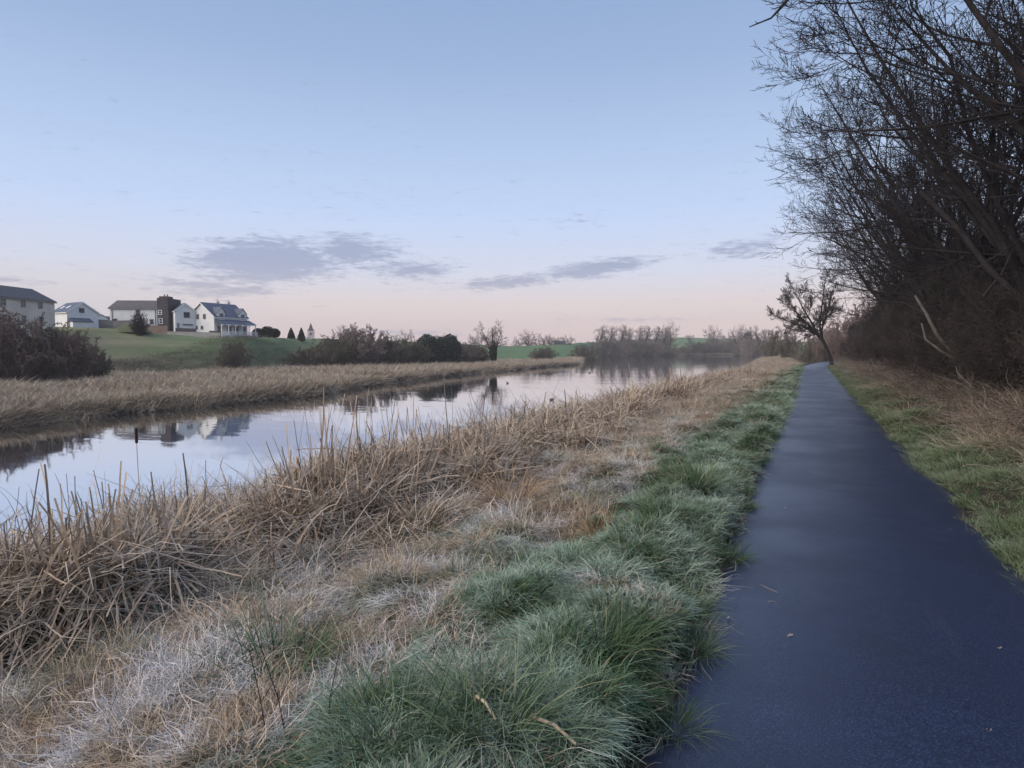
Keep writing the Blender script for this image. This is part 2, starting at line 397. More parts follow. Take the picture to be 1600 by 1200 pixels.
M['stone'] = plain('pale_church_stone', (0.58, 0.50, 0.47, 1), 0.9, 0.15, 1.0)
M['duck'] = plain('dark_feathers', (0.020, 0.020, 0.022, 1), 0.6, 0.4, 30)
M['bill'] = plain('bill_horn', (0.25, 0.10, 0.04, 1), 0.5, 0.2, 30)
M['leafbrown'] = plain('dead_leaf', (0.36, 0.30, 0.24, 1), 0.8, 0.3, 20)
M['cattail'] = plain('cattail_brown', (0.035, 0.022, 0.016, 1), 0.9, 0.4, 60)
M['straw'] = plain('pale_straw', (0.48, 0.38, 0.25, 1), 0.7, 0.25, 14)

# ------------------------------------------------------------------ terrain
WATER_Z = -1.5
SH_U = [-3000, -800, -300, 0, 150, 300, 480, 640, 780, 900, 906, 935, 1190, 1400, 4000]
SH_D = [7.0, 15, 20.7, 25.2, 29.9, 34.4, 42.7, 64, 91, 128, 178, 310, 320, 325, 330]
# where the flat reed marsh on the far side ends and the field begins
MK_U = [-3000, -300, 0, 200, 480, 640, 780, 900, 935, 4000]
MK_D = [24, 50, 57, 64, 91, 106, 142, 175, 330, 345]
CR = [(-3000, 512, 60), (-400, 512, 85), (0, 508, 79), (100, 510, 81), (180, 514, 83), (235, 521, 83), (345, 526.5, 84), (392, 525, 87), (440, 526, 98),
      (500, 529, 125), (640, 534, 165), (800, 541, 215), (880, 538, 250), (950, 533, 380), (1060, 527, 450), (1150, 529, 450), (1265, 536, 400), (1500, 541, 380), (4000, 541, 380)]
CU = [c[0] for c in CR]; CD = [c[2] for c in CR]
CZ = [CAMZ + ray(max(-400, min(2000, c[0])), c[1])[1] * c[2] for c in CR]
def smooth(t): t = np.clip(t, 0, 1); return t * t * (3 - 2 * t)
HUM = []                                        # hummocks on the near bank: x, y, radius, height
for i in range(420):
    y = 1.5 * (60 / 1.5) ** R_.random(); x = -0.75 - 2.0 * R_.random()
    HUM.append((x, y, 0.13 + 0.24 * R_.random(), 0.06 + 0.20 * R_.random() ** 1.5))
for i in range(520):
    y = 1.8 * (60 / 1.8) ** R_.random(); x = -2.3 - 3.0 * R_.random()
    HUM.append((x, y, 0.16 + 0.24 * R_.random(), 0.07 + 0.22 * R_.random() ** 1.3))
for i in range(160):
    y = 3 * (50 / 3) ** R_.random(); x = 2.1 + 2.4 * R_.random()
    HUM.append((x, y, 0.25 + 0.35 * R_.random(), 0.08 + 0.2 * R_.random()))
def bank_shift(y): return np.interp(y, [0, 100, 240], [0, 0, -6.5])
def path_c(y): return 0.545 + np.where(y > 62, ((y - 62) / 26.0) ** 2 * 1.6, 0.0)
def height(x, y):
    x = np.asarray(x, float); y = np.asarray(y, float)
    r, d = cam_rd(x, y)
    dd = np.maximum(d, 3.0)
    u = np.clip(800 + FPX * r / dd, -3000, 4000)
    dsh = np.interp(u, SH_U, SH_D)
    past = np.where(d > 3.0, d - dsh, -28 - x)
    past = np.where((d > 3.0) & (u <= -2990), -28 - x, past)
    cz, cd = np.interp(u, CU, CZ), np.interp(u, CU, CD)
    s0 = np.interp(u, MK_U, MK_D)
    t = np.clip((d - s0) / np.maximum(cd - s0, 5), 0, 1.0)
    land = -1.20 + (cz + 1.20) * (0.6 * t + 0.4 * smooth(t))
    beyond = np.maximum(d - cd, 0)
    land = land - np.minimum(beyond * 0.004, 2.5) * (beyond > 6)
    land = land + vnoise(x, y, 9, 3) * 0.5 * smooth((d - s0) / 12) + vnoise(x, y, 2.2, 5) * 0.12
    zl = np.where(past > 0, WATER_Z - 0.25 + (land - WATER_Z + 0.25) * smooth(past / 1.6), WATER_Z - 0.25 - np.minimum(-past, 4) * 0.3)
    # near bank
    pc = path_c(y) - 0.545
    xs = x - pc * smooth((x + 4) / 3.0) - bank_shift(y) * np.clip((-x - 2) / 6, 0, 1)
    zn = np.interp(xs, [-14, -10.2, -9.2, -7.6, -4.6, -2.7, -1.15, -0.76, -0.64, 1.60, 1.74, 2.2, 3.4, 6, 14, 40],
                   [-2.9, -2.0, -1.5, -0.86, -0.55, -0.28, -0.03, 0.0, -0.05, -0.05, 0.0, 0.05, 0.34, 0.75, 1.1, 1.3])
    off = np.clip((np.abs(xs - 0.50) - 1.2) / 0.5, 0, 1) * smooth((xs + 9) / 1.5)
    zn = zn + off * (vnoise(x, y, 0.9, 1) * 0.10 + vnoise(x, y, 0.35, 2) * 0.06 + vnoise(x, y, 4.0, 9) * 0.12)
    k = smooth((d - 280) / 30)
    zn = zn * (1 - k) + np.maximum(land, -1.0) * k
    # on the left of the water only the far land, on the right only the near bank
    mid = -13 + bank_shift(y)
    near = x > mid
    return np.where(near & (d < 308), zn, np.where(near, np.maximum(zn, zl), zl))
def hum(x, y):
    x = np.asarray(x, float); y = np.asarray(y, float)
    z = np.zeros(np.broadcast(x, y).shape)
    xf, yf, zf = x.ravel(), y.ravel(), z.ravel()
    sel = np.where((xf > -6) & (xf < 5) & (yf > 0.5) & (yf < 62) & ((xf < -0.72) | (xf > 1.75)))[0]
    if len(sel):
        ax, ay = xf[sel], yf[sel]
        acc = np.zeros(len(sel))
        for hx, hy, hr, hh in HUM:
            q = ((ax - hx) ** 2 + (ay - hy) ** 2) / (hr * hr)
            mq = q < 6
            acc[mq] = np.maximum(acc[mq], hh * np.exp(-q[mq]))
        zf[sel] = acc
    return zf.reshape(z.shape)
def ground_z(x, y): return height(x, y) + hum(x, y)
def gz(x, y): return float(ground_z(np.array([x]), np.array([y]))[0])

NR, NA = 330, 560
rr = np.concatenate([[0.0], 0.4 * (2500 / 0.4) ** (np.linspace(0, 1, NR - 1) ** 1.0)])
# finer angular steps ahead of the camera than behind it
ph = np.linspace(-math.pi, math.pi, NA + 1)[:-1]
ph = ph - 0.62 * np.sin(ph)
A, B = np.meshgrid(rr, ph, indexing='ij')
ang = B + YAW
GX, GY = -A * np.sin(ang), A * np.cos(ang)
GZ = ground_z(GX, GY)
idx = np.arange(NR * NA).reshape(NR, NA)
q = np.stack([idx[:-1, :], np.roll(idx, -1, 1)[:-1, :], np.roll(idx, -1, 1)[1:, :], idx[1:, :]], -1).reshape(-1, 4)[:, ::-1]
r_, d_ = cam_rd(GX, GY)
u_ = np.where(d_ > 3, 800 + FPX * r_ / np.maximum(d_, 3), -3000)
dsh_ = np.interp(u_, SH_U, SH_D)
mk_ = np.interp(u_, MK_U, MK_D)
fieldm = np.where((d_ > 3) & ((u_ < 1230) | (d_ > 150)), smooth((d_ - mk_ + 2) / 5), np.where(GX < -50, 1.0, 0.0))
lushm = np.clip(smooth((u_ - 640) / 160) + 0.6 * smooth((d_ / np.interp(u_, CU, CD) - 0.88) / 0.1) * smooth((u_ - 150) / 150), 0, 1)
ground = link('ground', mesh_np('ground', np.stack([GX, GY, GZ], -1), q[:, ::-1], {'field': fieldm, 'lush': lushm}), M['ground'])
tag(ground, kind='structure')

# water sheet
wb = MB(); wb.box(-230, -4.5, -90, 390, WATER_Z - 0.02, WATER_Z)
water = wb.build('water', M['water']); tag(water, kind='structure')

# path: a cambered sheet with ragged edges
ys = np.concatenate([np.arange(-8, 30, 0.09), np.arange(30, 120, 0.6)])
ks = np.linspace(-1, 1, 13)
PV, PE = [], []
for i, y in enumerate(ys):
    c = float(path_c(y)); jl = 0.04 + 0.09 * float(vnoise(y, 3.3, 0.35, 21)) + 0.09 * float(vnoise(y, 1.3, 2.5, 22)); jr = 0.09 * float(vnoise(y, 7.7, 0.35, 23)) + 0.09 * float(vnoise(y, 2.3, 2.5, 24))
    for k in ks:
        hw = (1.16 if k < 0 else 1.03) + (jl if k < 0 else jr) * abs(k)
        PV.append((c + k * hw, y, 0.012 - 0.05 * abs(k) ** 2.2 * (1 if abs(k) > 0.9 else 0.5)))
        PE.append(abs(k))
n, w = len(ys), len(ks)
I = np.arange(n * w).reshape(n, w)
PF = np.stack([I[:-1, :-1], I[:-1, 1:], I[1:, 1:], I[1:, :-1]], -1).reshape(-1, 4)
path = link('path', mesh_np('path', PV, PF, {'edge': PE}), M['tarmac']); tag(path, kind='structure')

# ------------------------------------------------------------------ blades and clumps
def unit(a): return a / np.maximum(np.linalg.norm(a, axis=-1, keepdims=True), 1e-9)
def grow_lines(P0, D, L, K, bend, nz, kink=0.0, g=None):
    """polylines from P0 along D; bend (N,3) is added to the direction at each step"""
    N = len(P0); P = np.zeros((N, K, 3)); P[:, 0] = P0; D = unit(np.array(D, float))
    st = (L / (K - 1))[:, None]
    kk = np.where(rng.random(N) < kink, rng.integers(1 if g is None else g, K - (1 if g is None else 4), N), K + 5) if kink else None
    for k in range(1, K):
        if kk is not None:
            s = kk == k
            if s.any():
                v = rng.normal(0, 1, (s.sum(), 3)); v[:, 2] = -np.abs(v[:, 2]) * 0.9 - 0.2
                D[s] = unit(D[s] * (0.25 if g is None else 0.12) + unit(v) * 1.0)
        P[:, k] = P[:, k - 1] + D * st
        D = unit(D + bend + rng.normal(0, nz, (N, 3)))
    return P
def ribbons(P, W, profile, side=None):
    N, K, _ = P.shape
    T = unit(P[:, -1] - P[:, 0] + 1e-6)
    a = rng.uniform(0, 2 * math.pi, N)
    S = np.stack([np.cos(a), np.sin(a), np.zeros(N)], -1) if side is None else side
    S = unit(S - T * (S * T).sum(-1, keepdims=True) * 0.8)
    h = (W[:, None] * np.asarray(profile)[None, :] * 0.5)[..., None] * S[:, None, :]
    V = np.stack([P - h, P + h], 2)             # N,K,2,3
    I = np.arange(N * K * 2).reshape(N, K, 2)
    F = np.stack([I[:, :-1, 0], I[:, :-1, 1], I[:, 1:, 1], I[:, 1:, 0]], -1).reshape(-1, 4)
    t = np.broadcast_to(np.linspace(0, 1, K)[None, :, None], (N, K, 2))
    r = np.broadcast_to(rng.random(N)[:, None, None], (N, K, 2))
    return V.reshape(-1, 3), F, t.ravel(), r.ravel()
def clump(name, mat, n, spread, L, W, lean, droop, K=5, kink=0.0, nz=0.05, flat=False, comb=None, coll=None, zlift=0.0, blunt=False, fold=None):
    a = rng.uniform(0, 2 * math.pi, n); q = spread * np.sqrt(rng.random(n))
    P0 = np.stack([q * np.cos(a), q * np.sin(a), np.full(n, -0.01)], -1)
    a2 = a + rng.normal(0, 0.8, n) if comb is None else comb + rng.normal(0, 0.75, n)
    th = np.abs(rng.normal(lean[0], lean[1], n))
    D = np.stack([np.sin(th) * np.cos(a2), np.sin(th) * np.sin(a2), np.cos(th)], -1)
    LL = np.clip(rng.normal(L[0], L[1], n), L[0] * 0.3, L[0] * 2)
    bend = np.stack([np.cos(a2) * droop * 0.5, np.sin(a2) * droop * 0.5, np.full(n, -droop)], -1) * rng.uniform(0.3, 1.4, n)[:, None]
    P = grow_lines(P0, D, LL, K, bend, nz, kink, fold)
    if flat: P[..., 2] = np.maximum(P[..., 2], -0.01 + 0.05 * rng.random((n, 1)))
    P[..., 2] += zlift
    prof = np.linspace(1, 0.45, K) if blunt else np.linspace(1, 0.12, K) ** 0.7
    V, F, t, r = ribbons(P, W * rng.uniform(0.6, 1.4, n), prof)
    me = mesh_np(name, V, F, {'t': t, 'rnd': r})
    me.materials.append(mat)
    if coll is None: return me
    o = bpy.data.objects.new(name, me); coll.objects.link(o)
    return o
def proto_set(name, makers):
    c = bpy.data.collections.new(name)
    for i, f in enumerate(makers): f(c, '%s_%02d' % (name, i))
    return c
def gn_scatter(name, pts, rot, scl, coll, label, cat):
    n = len(pts)
    me = bpy.data.meshes.new(name)
    me.vertices.add(n); me.vertices.foreach_set('co', np.asarray(pts, np.float32).ravel())
    for an, ty, key, dat in (('rot', 'FLOAT_VECTOR', 'vector', rot), ('scl', 'FLOAT_VECTOR', 'vector', scl)):
        a_ = me.attributes.new(an, ty, 'POINT'); a_.data.foreach_set(key, np.asarray(dat, np.float32).ravel())
    a_ = me.attributes.new('pick', 'INT', 'POINT'); a_.data.foreach_set('value', rng.integers(0, len(coll.objects), n).astype(np.int32))
    me.update()
    o = link(name, me)
    g = bpy.data.node_groups.new(name, 'GeometryNodeTree')
    g.interface.new_socket('Geometry', in_out='INPUT', socket_type='NodeSocketGeometry')
    g.interface.new_socket('Geometry', in_out='OUTPUT', socket_type='NodeSocketGeometry')
    gi, go = g.nodes.new('NodeGroupInput'), g.nodes.new('NodeGroupOutput')
    ci = g.nodes.new('GeometryNodeCollectionInfo'); ci.inputs['Collection'].default_value = coll
    ci.inputs['Separate Children'].default_value = True; ci.inputs['Reset Children'].default_value = True
    ip = g.nodes.new('GeometryNodeInstanceOnPoints'); ip.inputs['Pick Instance'].default_value = True
    def na(nm, ty):
        q_ = g.nodes.new('GeometryNodeInputNamedAttribute'); q_.data_type = ty; q_.inputs['Name'].default_value = nm
        return q_.outputs[0]
    g.links.new(gi.outputs[0], ip.inputs['Points']); g.links.new(ci.outputs[0], ip.inputs['Instance'])
    g.links.new(na('pick', 'INT'), ip.inputs['Instance Index'])
    e2r = g.nodes.new('FunctionNodeEulerToRotation'); g.links.new(na('rot', 'FLOAT_VECTOR'), e2r.inputs[0])
    g.links.new(e2r.outputs[0], ip.inputs['Rotation']); g.links.new(na('scl', 'FLOAT_VECTOR'), ip.inputs['Scale'])
    g.links.new(ip.outputs[0], go.inputs[0])
    o.modifiers.new('scatter', 'NODES').node_group = g
    return tag(o, label, cat, kind='stuff')
def in_view(x, y, pad=1.3, margin=1.2):
    r, d = cam_rd(x, y)
    return (d > 0.8) & (np.abs(r) < 0.8 * d * pad + margin)
def strip(N, xa, xb, y0, y1, keep=None, shift=False):
    y = y0 * (y1 / y0) ** rng.random(N); x = rng.uniform(xa, xb, N)
    if shift: x = x + bank_shift(y)
    ok = in_view(x, y)
    if keep is not None: ok &= keep(x, y) > rng.random(N)
    return x[ok], y[ok]
def place(name, x, y, coll, s, sz, label, cat, lod=(7, 3.0), tilt=0.15, zoff=0.0, rotz=None, hf=None):
    n = len(x)
    z = ground_z(x, y) + zoff
    d = np.hypot(x, y)
    k = np.clip(d / lod[0], 1, lod[1])
    sw = s * rng.uniform(0.75, 1.3, n) * k ** 0.75
    sh = sz * rng.uniform(0.7, 1.3, n)
    if hf is not None: sh = sh * hf(x, y)
    rot = np.stack([rng.normal(0, tilt, n), rng.normal(0, tilt, n), rng.uniform(0, 6.28, n) if rotz is None else rng.normal(rotz, 0.9, n)], -1)
    return gn_scatter(name, np.stack([x, y, z], -1), rot, np.stack([sw, sw, sh], -1), coll, label, cat)

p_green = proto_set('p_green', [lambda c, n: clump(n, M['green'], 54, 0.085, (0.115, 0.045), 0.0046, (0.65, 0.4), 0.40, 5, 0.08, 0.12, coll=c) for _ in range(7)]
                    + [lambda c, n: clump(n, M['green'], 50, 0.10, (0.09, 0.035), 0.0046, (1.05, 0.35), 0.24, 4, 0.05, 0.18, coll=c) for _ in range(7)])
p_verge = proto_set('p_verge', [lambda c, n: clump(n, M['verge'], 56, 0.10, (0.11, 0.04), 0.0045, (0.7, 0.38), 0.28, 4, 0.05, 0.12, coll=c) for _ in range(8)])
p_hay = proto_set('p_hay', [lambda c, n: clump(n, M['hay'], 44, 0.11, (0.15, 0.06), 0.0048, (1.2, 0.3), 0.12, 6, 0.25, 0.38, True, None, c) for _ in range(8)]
                  + [lambda c, n: clump(n, M['hay'], 40, 0.12, (0.22, 0.08), 0.0048, (1.15, 0.3), 0.20, 7, 0.2, 0.30, True, 0.0, c) for _ in range(6)]
                  + [lambda c, n: clump(n, M['hay'], 30, 0.09, (0.18, 0.06), 0.0052, (0.75, 0.4), 0.60, 7, 0.2, 0.20, False, None, c) for _ in range(5)])
p_reed = proto_set('p_reed', [lambda c, n: clump(n, M['reed'], 46, 0.16, (0.86, 0.12), 0.019, (0.14, 0.12), 0.04, 11, 0.97, 0.05, False, None, c, blunt=True, fold=3) for _ in range(8)]
                   + [lambda c, n: clump(n, M['reed'], 44, 0.20, (0.76, 0.15), 0.018, (0.42, 0.30), 0.10, 11, 0.97, 0.07, False, None, c, blunt=True, fold=2) for _ in range(8)])
p_haytuft = proto_set('p_haytuft', [lambda c, n: clump(n, M['hay'], 130, 0.13, (0.36, 0.10), 0.0052, (0.75, 0.3), 0.50, 8, 0.15, 0.12, False, 0.0, c) for _ in range(4)]
                      + [lambda c, n: clump(n, M['tan'], 120, 0.12, (0.34, 0.09), 0.0052, (0.65, 0.3), 0.50, 8, 0.15, 0.12, False, None, c) for _ in range(3)])
p_litter = proto_set('p_litter', [lambda c, n: clump(n, M['litter'], 15, 0.22, (0.42, 0.18), 0.010, (1.25, 0.25), 0.08, 7, 0.45, 0.12, True, None, c) for _ in range(8)])
p_tan = proto_set('p_tan', [lambda c, n: clump(n, M['tan'], 44, 0.12, (0.44, 0.14), 0.0040, (0.38, 0.25), 0.18, 7, 0.2, 0.09, False, None, c) for _ in range(8)]
                  + [lambda c, n: clump(n, M['tan'], 40, 0.14, (0.32, 0.1), 0.0040, (0.85, 0.35), 0.22, 7, 0.2, 0.14, False, None, c) for _ in range(6)])
p_farreed = proto_set('p_farreed', [lambda c, n: clump(n, M['far_reed'], 30, 0.26, (0.62, 0.18), 0.022, (0.38, 0.28), 0.14, 6, 0.4, 0.10, False, None, c) for _ in range(8)])
p_bramble = proto_set('p_bramble', [lambda c, n: clump(n, M['bramble'], 26, 0.24, (0.50, 0.2), 0.006, (0.55, 0.4), 0.22, 8, 0.5, 0.26, False, None, c) for _ in range(8)])
def weed(c, n):
    me = clump(n, M['weed'], 30, 0.12, (0.075, 0.025), 0.018, (0.8, 0.3), 0.2, 4); o = bpy.data.objects.new(n, me); c.objects.link(o)
p_weed = proto_set('p_weed', [weed for _ in range(4)])

pn = lambda x, y, s, sd: vnoise(x, y, s, sd) + 0.5
edge_g = lambda x, y: -2.02 + 0.9 * vnoise(x, y, 1.6, 31) + 0.5 * vnoise(x, y, 0.5, 32)
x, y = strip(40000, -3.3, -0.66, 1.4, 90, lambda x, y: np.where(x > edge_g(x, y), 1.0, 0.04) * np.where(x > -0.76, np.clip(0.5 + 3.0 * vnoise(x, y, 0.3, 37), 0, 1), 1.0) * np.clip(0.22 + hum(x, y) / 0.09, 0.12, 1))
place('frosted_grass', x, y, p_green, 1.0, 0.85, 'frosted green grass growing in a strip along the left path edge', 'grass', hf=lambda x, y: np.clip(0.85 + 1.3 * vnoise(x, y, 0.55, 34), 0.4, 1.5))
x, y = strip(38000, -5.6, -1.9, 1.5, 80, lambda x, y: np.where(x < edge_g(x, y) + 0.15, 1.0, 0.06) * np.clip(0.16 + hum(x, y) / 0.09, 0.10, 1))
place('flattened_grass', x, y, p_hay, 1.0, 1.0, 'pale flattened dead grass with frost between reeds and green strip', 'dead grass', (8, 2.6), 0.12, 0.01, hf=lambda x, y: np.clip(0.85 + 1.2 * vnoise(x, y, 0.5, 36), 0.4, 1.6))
x, y = strip(5200, -4.8, -1.9, 1.6, 40, lambda x, y: (pn(x, y, 0.8, 41) > 0.64) * 1.0)
place('green_tufts', x, y, p_green, 1.2, 1.2, 'small green tufts poking through the flattened dead grass', 'grass')
x, y = strip(2600, -0.80, -0.55, 1.5, 70, lambda x, y: np.clip(0.35 + 2.6 * vnoise(x * 0.2, y, 0.35, 38), 0, 1) * np.clip((-0.55 - x) / 0.12, 0.15, 1))
place('edge_grass', x, y, p_green, 0.9, 0.6, 'short frosted tufts creeping over the left edge of the tarmac', 'grass', tilt=0.3)
x, y = strip(2600, 1.44, 1.75, 2.5, 70, lambda x, y: np.clip(0.3 + 2.6 * vnoise(x * 0.2, y, 0.35, 39), 0, 1) * np.clip((x - 1.44) / 0.14, 0.15, 1))
place('verge_edge_grass', x + path_c(y) - 0.545, y, p_verge, 0.9, 0.6, 'short tufts creeping over the right edge of the tarmac', 'grass', tilt=0.3)
x, y = strip(1100, -2.3, -0.6, 1.5, 40, lambda x, y: (pn(x, y, 0.5, 43) > 0.60) * 1.0)
place('straw_in_grass', x, y, p_hay, 0.8, 0.8, 'thin pale straw lying in patches on the frosted green strip', 'straw', (8, 2.6), 0.15, 0.05)
x, y = strip(700, -5.2, -2.3, 1.6, 40, lambda x, y: np.clip(0.5 + 2.5 * vnoise(x, y, 0.7, 44), 0, 1))
place('dead_grass_tufts', x, y, p_haytuft, 1.0, 1.0, 'arching tufts of dead grass combed over the flattened ground', 'dead grass', (8, 2.6), 0.12, 0.0, 2.4)
clumpy = lambda x, y: np.clip((pn(x, y, 0.85, 51) - 0.42) * 6.0, 0.015, 1)
front = lambda x, y: np.clip((-x - 3.9) / 0.7 + 0.9 * vnoise(x, y, 0.8, 52), 0, 1)
low = lambda x, y: np.clip(0.95 + 0.9 * vnoise(x, y, 1.3, 53) + 0.35 * vnoise(x, y, 0.5, 54), 0.45, 1.45) * np.interp(-x + bank_shift(y), [4, 5.0, 6.0, 7.0, 8.2, 9.2], [0.85, 1.10, 1.05, 0.75, 0.55, 0.50]) * np.interp(y, [3, 5, 9, 14, 30, 60], [1.30, 1.22, 1.10, 1.05, 1.05, 1.0])
x, y = strip(8000, -9.2, -3.6, 2.0, 60, lambda x, y: clumpy(x, y) * front(x, y), True)
place('dead_reeds', x, y, p_reed, 1.0, 0.88, 'standing brown broken reeds along the near edge of the water', 'reeds', (9, 2.2), 0.16, hf=low)
x, y = strip(8500, -9.0, -3.3, 2.0, 45, lambda x, y: np.clip(0.6 + 2 * vnoise(x, y, 0.7, 56), 0.05, 1), True)
x2, y2 = strip(4200, -9.0, -4.2, 2.0, 40, lambda x, y: clumpy(x, y) * front(x, y), True)
place('bent_reed_leaves', x2, y2, p_litter, 1.0, 1.3, 'bent brown reed leaves caught across the tops of the standing reeds', 'reed leaves', (9, 2.2), 0.35, 0.42)
place('reed_litter', x, y, p_litter, 1.0, 1.0, 'fallen brown reed stalks lying among the standing reeds', 'reed litter', (9, 2.2), 0.15, 0.04, hf=lambda x, y: np.clip(1 + 1.8 * vnoise(x, y, 0.7, 55), 0.3, 2.2))
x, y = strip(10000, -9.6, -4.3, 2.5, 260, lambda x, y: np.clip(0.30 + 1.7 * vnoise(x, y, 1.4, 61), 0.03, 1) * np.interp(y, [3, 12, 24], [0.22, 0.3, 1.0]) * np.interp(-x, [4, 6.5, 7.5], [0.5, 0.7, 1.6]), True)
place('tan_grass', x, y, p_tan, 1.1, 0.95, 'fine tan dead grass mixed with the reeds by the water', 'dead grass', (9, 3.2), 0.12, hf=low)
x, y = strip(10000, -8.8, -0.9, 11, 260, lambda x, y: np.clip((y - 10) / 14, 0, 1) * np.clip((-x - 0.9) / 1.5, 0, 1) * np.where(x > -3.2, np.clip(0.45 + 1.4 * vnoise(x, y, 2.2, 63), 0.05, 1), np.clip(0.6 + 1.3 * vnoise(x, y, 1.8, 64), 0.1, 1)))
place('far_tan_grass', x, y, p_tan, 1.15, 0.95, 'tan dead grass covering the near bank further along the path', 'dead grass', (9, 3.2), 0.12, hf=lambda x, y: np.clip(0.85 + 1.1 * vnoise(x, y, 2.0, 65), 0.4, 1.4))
x, y = strip(10000, 1.66, 3.8, 2.5, 95, lambda x, y: np.clip((3.1 + 1.2 * vnoise(x, y, 1.2, 71) - x) / 0.6, 0.18, 1) * np.clip(0.7 + 1.6 * vnoise(x, y, 0.5, 74), 0.2, 1))
place('verge_grass', x + path_c(y) - 0.545, y, p_verge, 1.0, 0.95, 'bright green grass on the right verge of the path', 'grass', hf=lambda x, y: np.clip(0.9 + 1.2 * vnoise(x, y, 0.6, 75), 0.4, 1.6))
x, y = strip(2600, 2.1, 4.4, 2.5, 95, lambda x, y: np.clip((x - 2.1 + 1.0 * vnoise(x, y, 1.0, 72)) / 0.9, 0, 1) * np.clip(0.5 + 2.2 * vnoise(x, y, 0.8, 77), 0.05, 1))
place('verge_dead_grass', x + path_c(y) - 0.545, y, p_tan, 1.0, 0.62, 'tan dead grass between the right verge and the thicket', 'dead grass', hf=lambda x, y: np.clip(0.9 + 1.3 * vnoise(x, y, 0.9, 76), 0.4, 1.6))
x, y = strip(3600, 2.6, 5.5, 2.5, 80, lambda x, y: np.clip((x - 2.6 + 1.0 * vnoise(x, y, 1.3, 73)) / 0.9, 0, 1))
place('brambles', x + path_c(y) - 0.545, y, p_bramble, 1.1, 1.0, 'low tangle of bare reddish brown brambles in front of the thicket', 'brambles')
x, y = strip(1400, -1.5, -0.66, 1.6, 8, lambda x, y: (pn(x, y, 0.6, 81) > 0.55) * 1.0)
place('frosted_weeds', x, y, p_weed, 0.9, 0.9, 'low broad leaved weeds edged with frost beside the path', 'weeds')
# far bank reeds, sampled evenly over the view
n = 30000
u = rng.uniform(-260, 925, n)
ds, dm = np.interp(u, SH_U, SH_D), np.interp(u, MK_U, MK_D)
dd = ds * (dm / ds) ** (rng.random(n) ** 1.1) + 0.25 + 0.9 * vnoise(u, 0 * u, 26, 91) + 0.3 * vnoise(u, 0 * u, 7, 92)
x, y = wxy((u - 800) / FPX * dd, dd)
frontness = lambda x, y: np.clip(0.85 + 0.9 * vnoise(x, y, 3.0, 93) + 0.5 * vnoise(x, y, 1.1, 94), 0.4, 1.5)
place('far_bank_reeds', x, y, p_farreed, 1.0, 0.85, 'band of pale tan reeds along the far bank of the water', 'reeds', (22, 3.2), 0.12, hf=frontness)
n = 2500
u = rng.uniform(915, 1215, n); ds = np.interp(u, SH_U, SH_D) + rng.uniform(0, 10, n)
x, y = wxy((u - 800) / FPX * ds, ds)
place('far_end_reeds', x, y, p_farreed, 1.0, 1.3, 'thin pale line of reeds at the far end of the water', 'reeds', (22, 5.0), 0.08)
n = 2600
u = rng.uniform(-260, 640, n); ds = np.interp(u, MK_U, MK_D) + rng.uniform(-1, 7, n)
x, y = wxy((u - 800) / FPX * ds, ds)
place('field_edge_growth', x, y, p_bramble, 1.2, 0.9, 'dull brown undergrowth between the far reeds and the field', 'undergrowth', (14, 3.0), 0.1)

# ------------------------------------------------------------------ trees
def tubes(groups):
    Vs, Fs, off = [], [], 0
    for P, Rr, S in groups:
        N, K, _ = P.shape
        T = np.gradient(P, axis=1); T = unit(T)
        mT = unit(P[:, -1] - P[:, 0])
        Aa = np.where(np.abs(mT[:, 2:3]) < 0.75, np.array([[0, 0, 1.0]]), np.array([[1.0, 0, 0]]))
        U = unit(np.cross(T, Aa[:, None, :])); W = np.cross(T, U)
        th = np.arange(S) * 2 * math.pi / S
        ring = U[:, :, None, :] * np.cos(th)[None, None, :, None] + W[:, :, None, :] * np.sin(th)[None, None, :, None]
        V = P[:, :, None, :] + ring * Rr[:, :, None, None]
        I = off + np.arange(N * K * S).reshape(N, K, S)
        J = np.roll(I, -1, 2)
        F = np.stack([I[:, :-1], J[:, :-1], J[:, 1:], I[:, 1:]], -1).reshape(-1, 4)
        Vs.append(V.reshape(-1, 3)); Fs.append(F); off += N * K * S
    return np.concatenate(Vs), np.concatenate(Fs)
def sprout(P, Rr, L, n, t0, t1, ang_, asd, ratio, K, up, nz, rr_, bias=(0, 0, 0), tipfade=0.5, rmin=0.0):
    N, KP, _ = P.shape
    p = np.repeat(np.arange(N), n); Mn = len(p)
    t = t0 + (t1 - t0) * ((np.tile(np.arange(n), N) + rng.random(Mn)) / n)
    f = t * (KP - 1); i = np.minimum(f.astype(int), KP - 2); w_ = (f - i)[:, None]
    pos = P[p, i] * (1 - w_) + P[p, i + 1] * w_
    T = unit(P[p, i + 1] - P[p, i])
    r0 = (Rr[p, i] * (1 - w_[:, 0]) + Rr[p, i + 1] * w_[:, 0]) * rr_
    v = rng.normal(0, 1, (Mn, 3)); v = unit(v - T * (v * T).sum(-1, keepdims=True))
    a_ = np.clip(rng.normal(ang_, asd, Mn), 0.1, 1.6)[:, None]
    D = unit(T * np.cos(a_) + v * np.sin(a_) + np.asarray(bias))
    LL = L[p] * ratio * (1 - tipfade * t) * rng.uniform(0.65, 1.3, Mn)
    Q = grow_lines(pos, D, LL, K, np.array([[0, 0, up]]), nz)
    r0 = np.maximum(r0, rmin)
    Rq = r0[:, None] * np.linspace(1, 0.35, K)[None, :]
    return Q, np.maximum(Rq, rmin * 0.6), LL
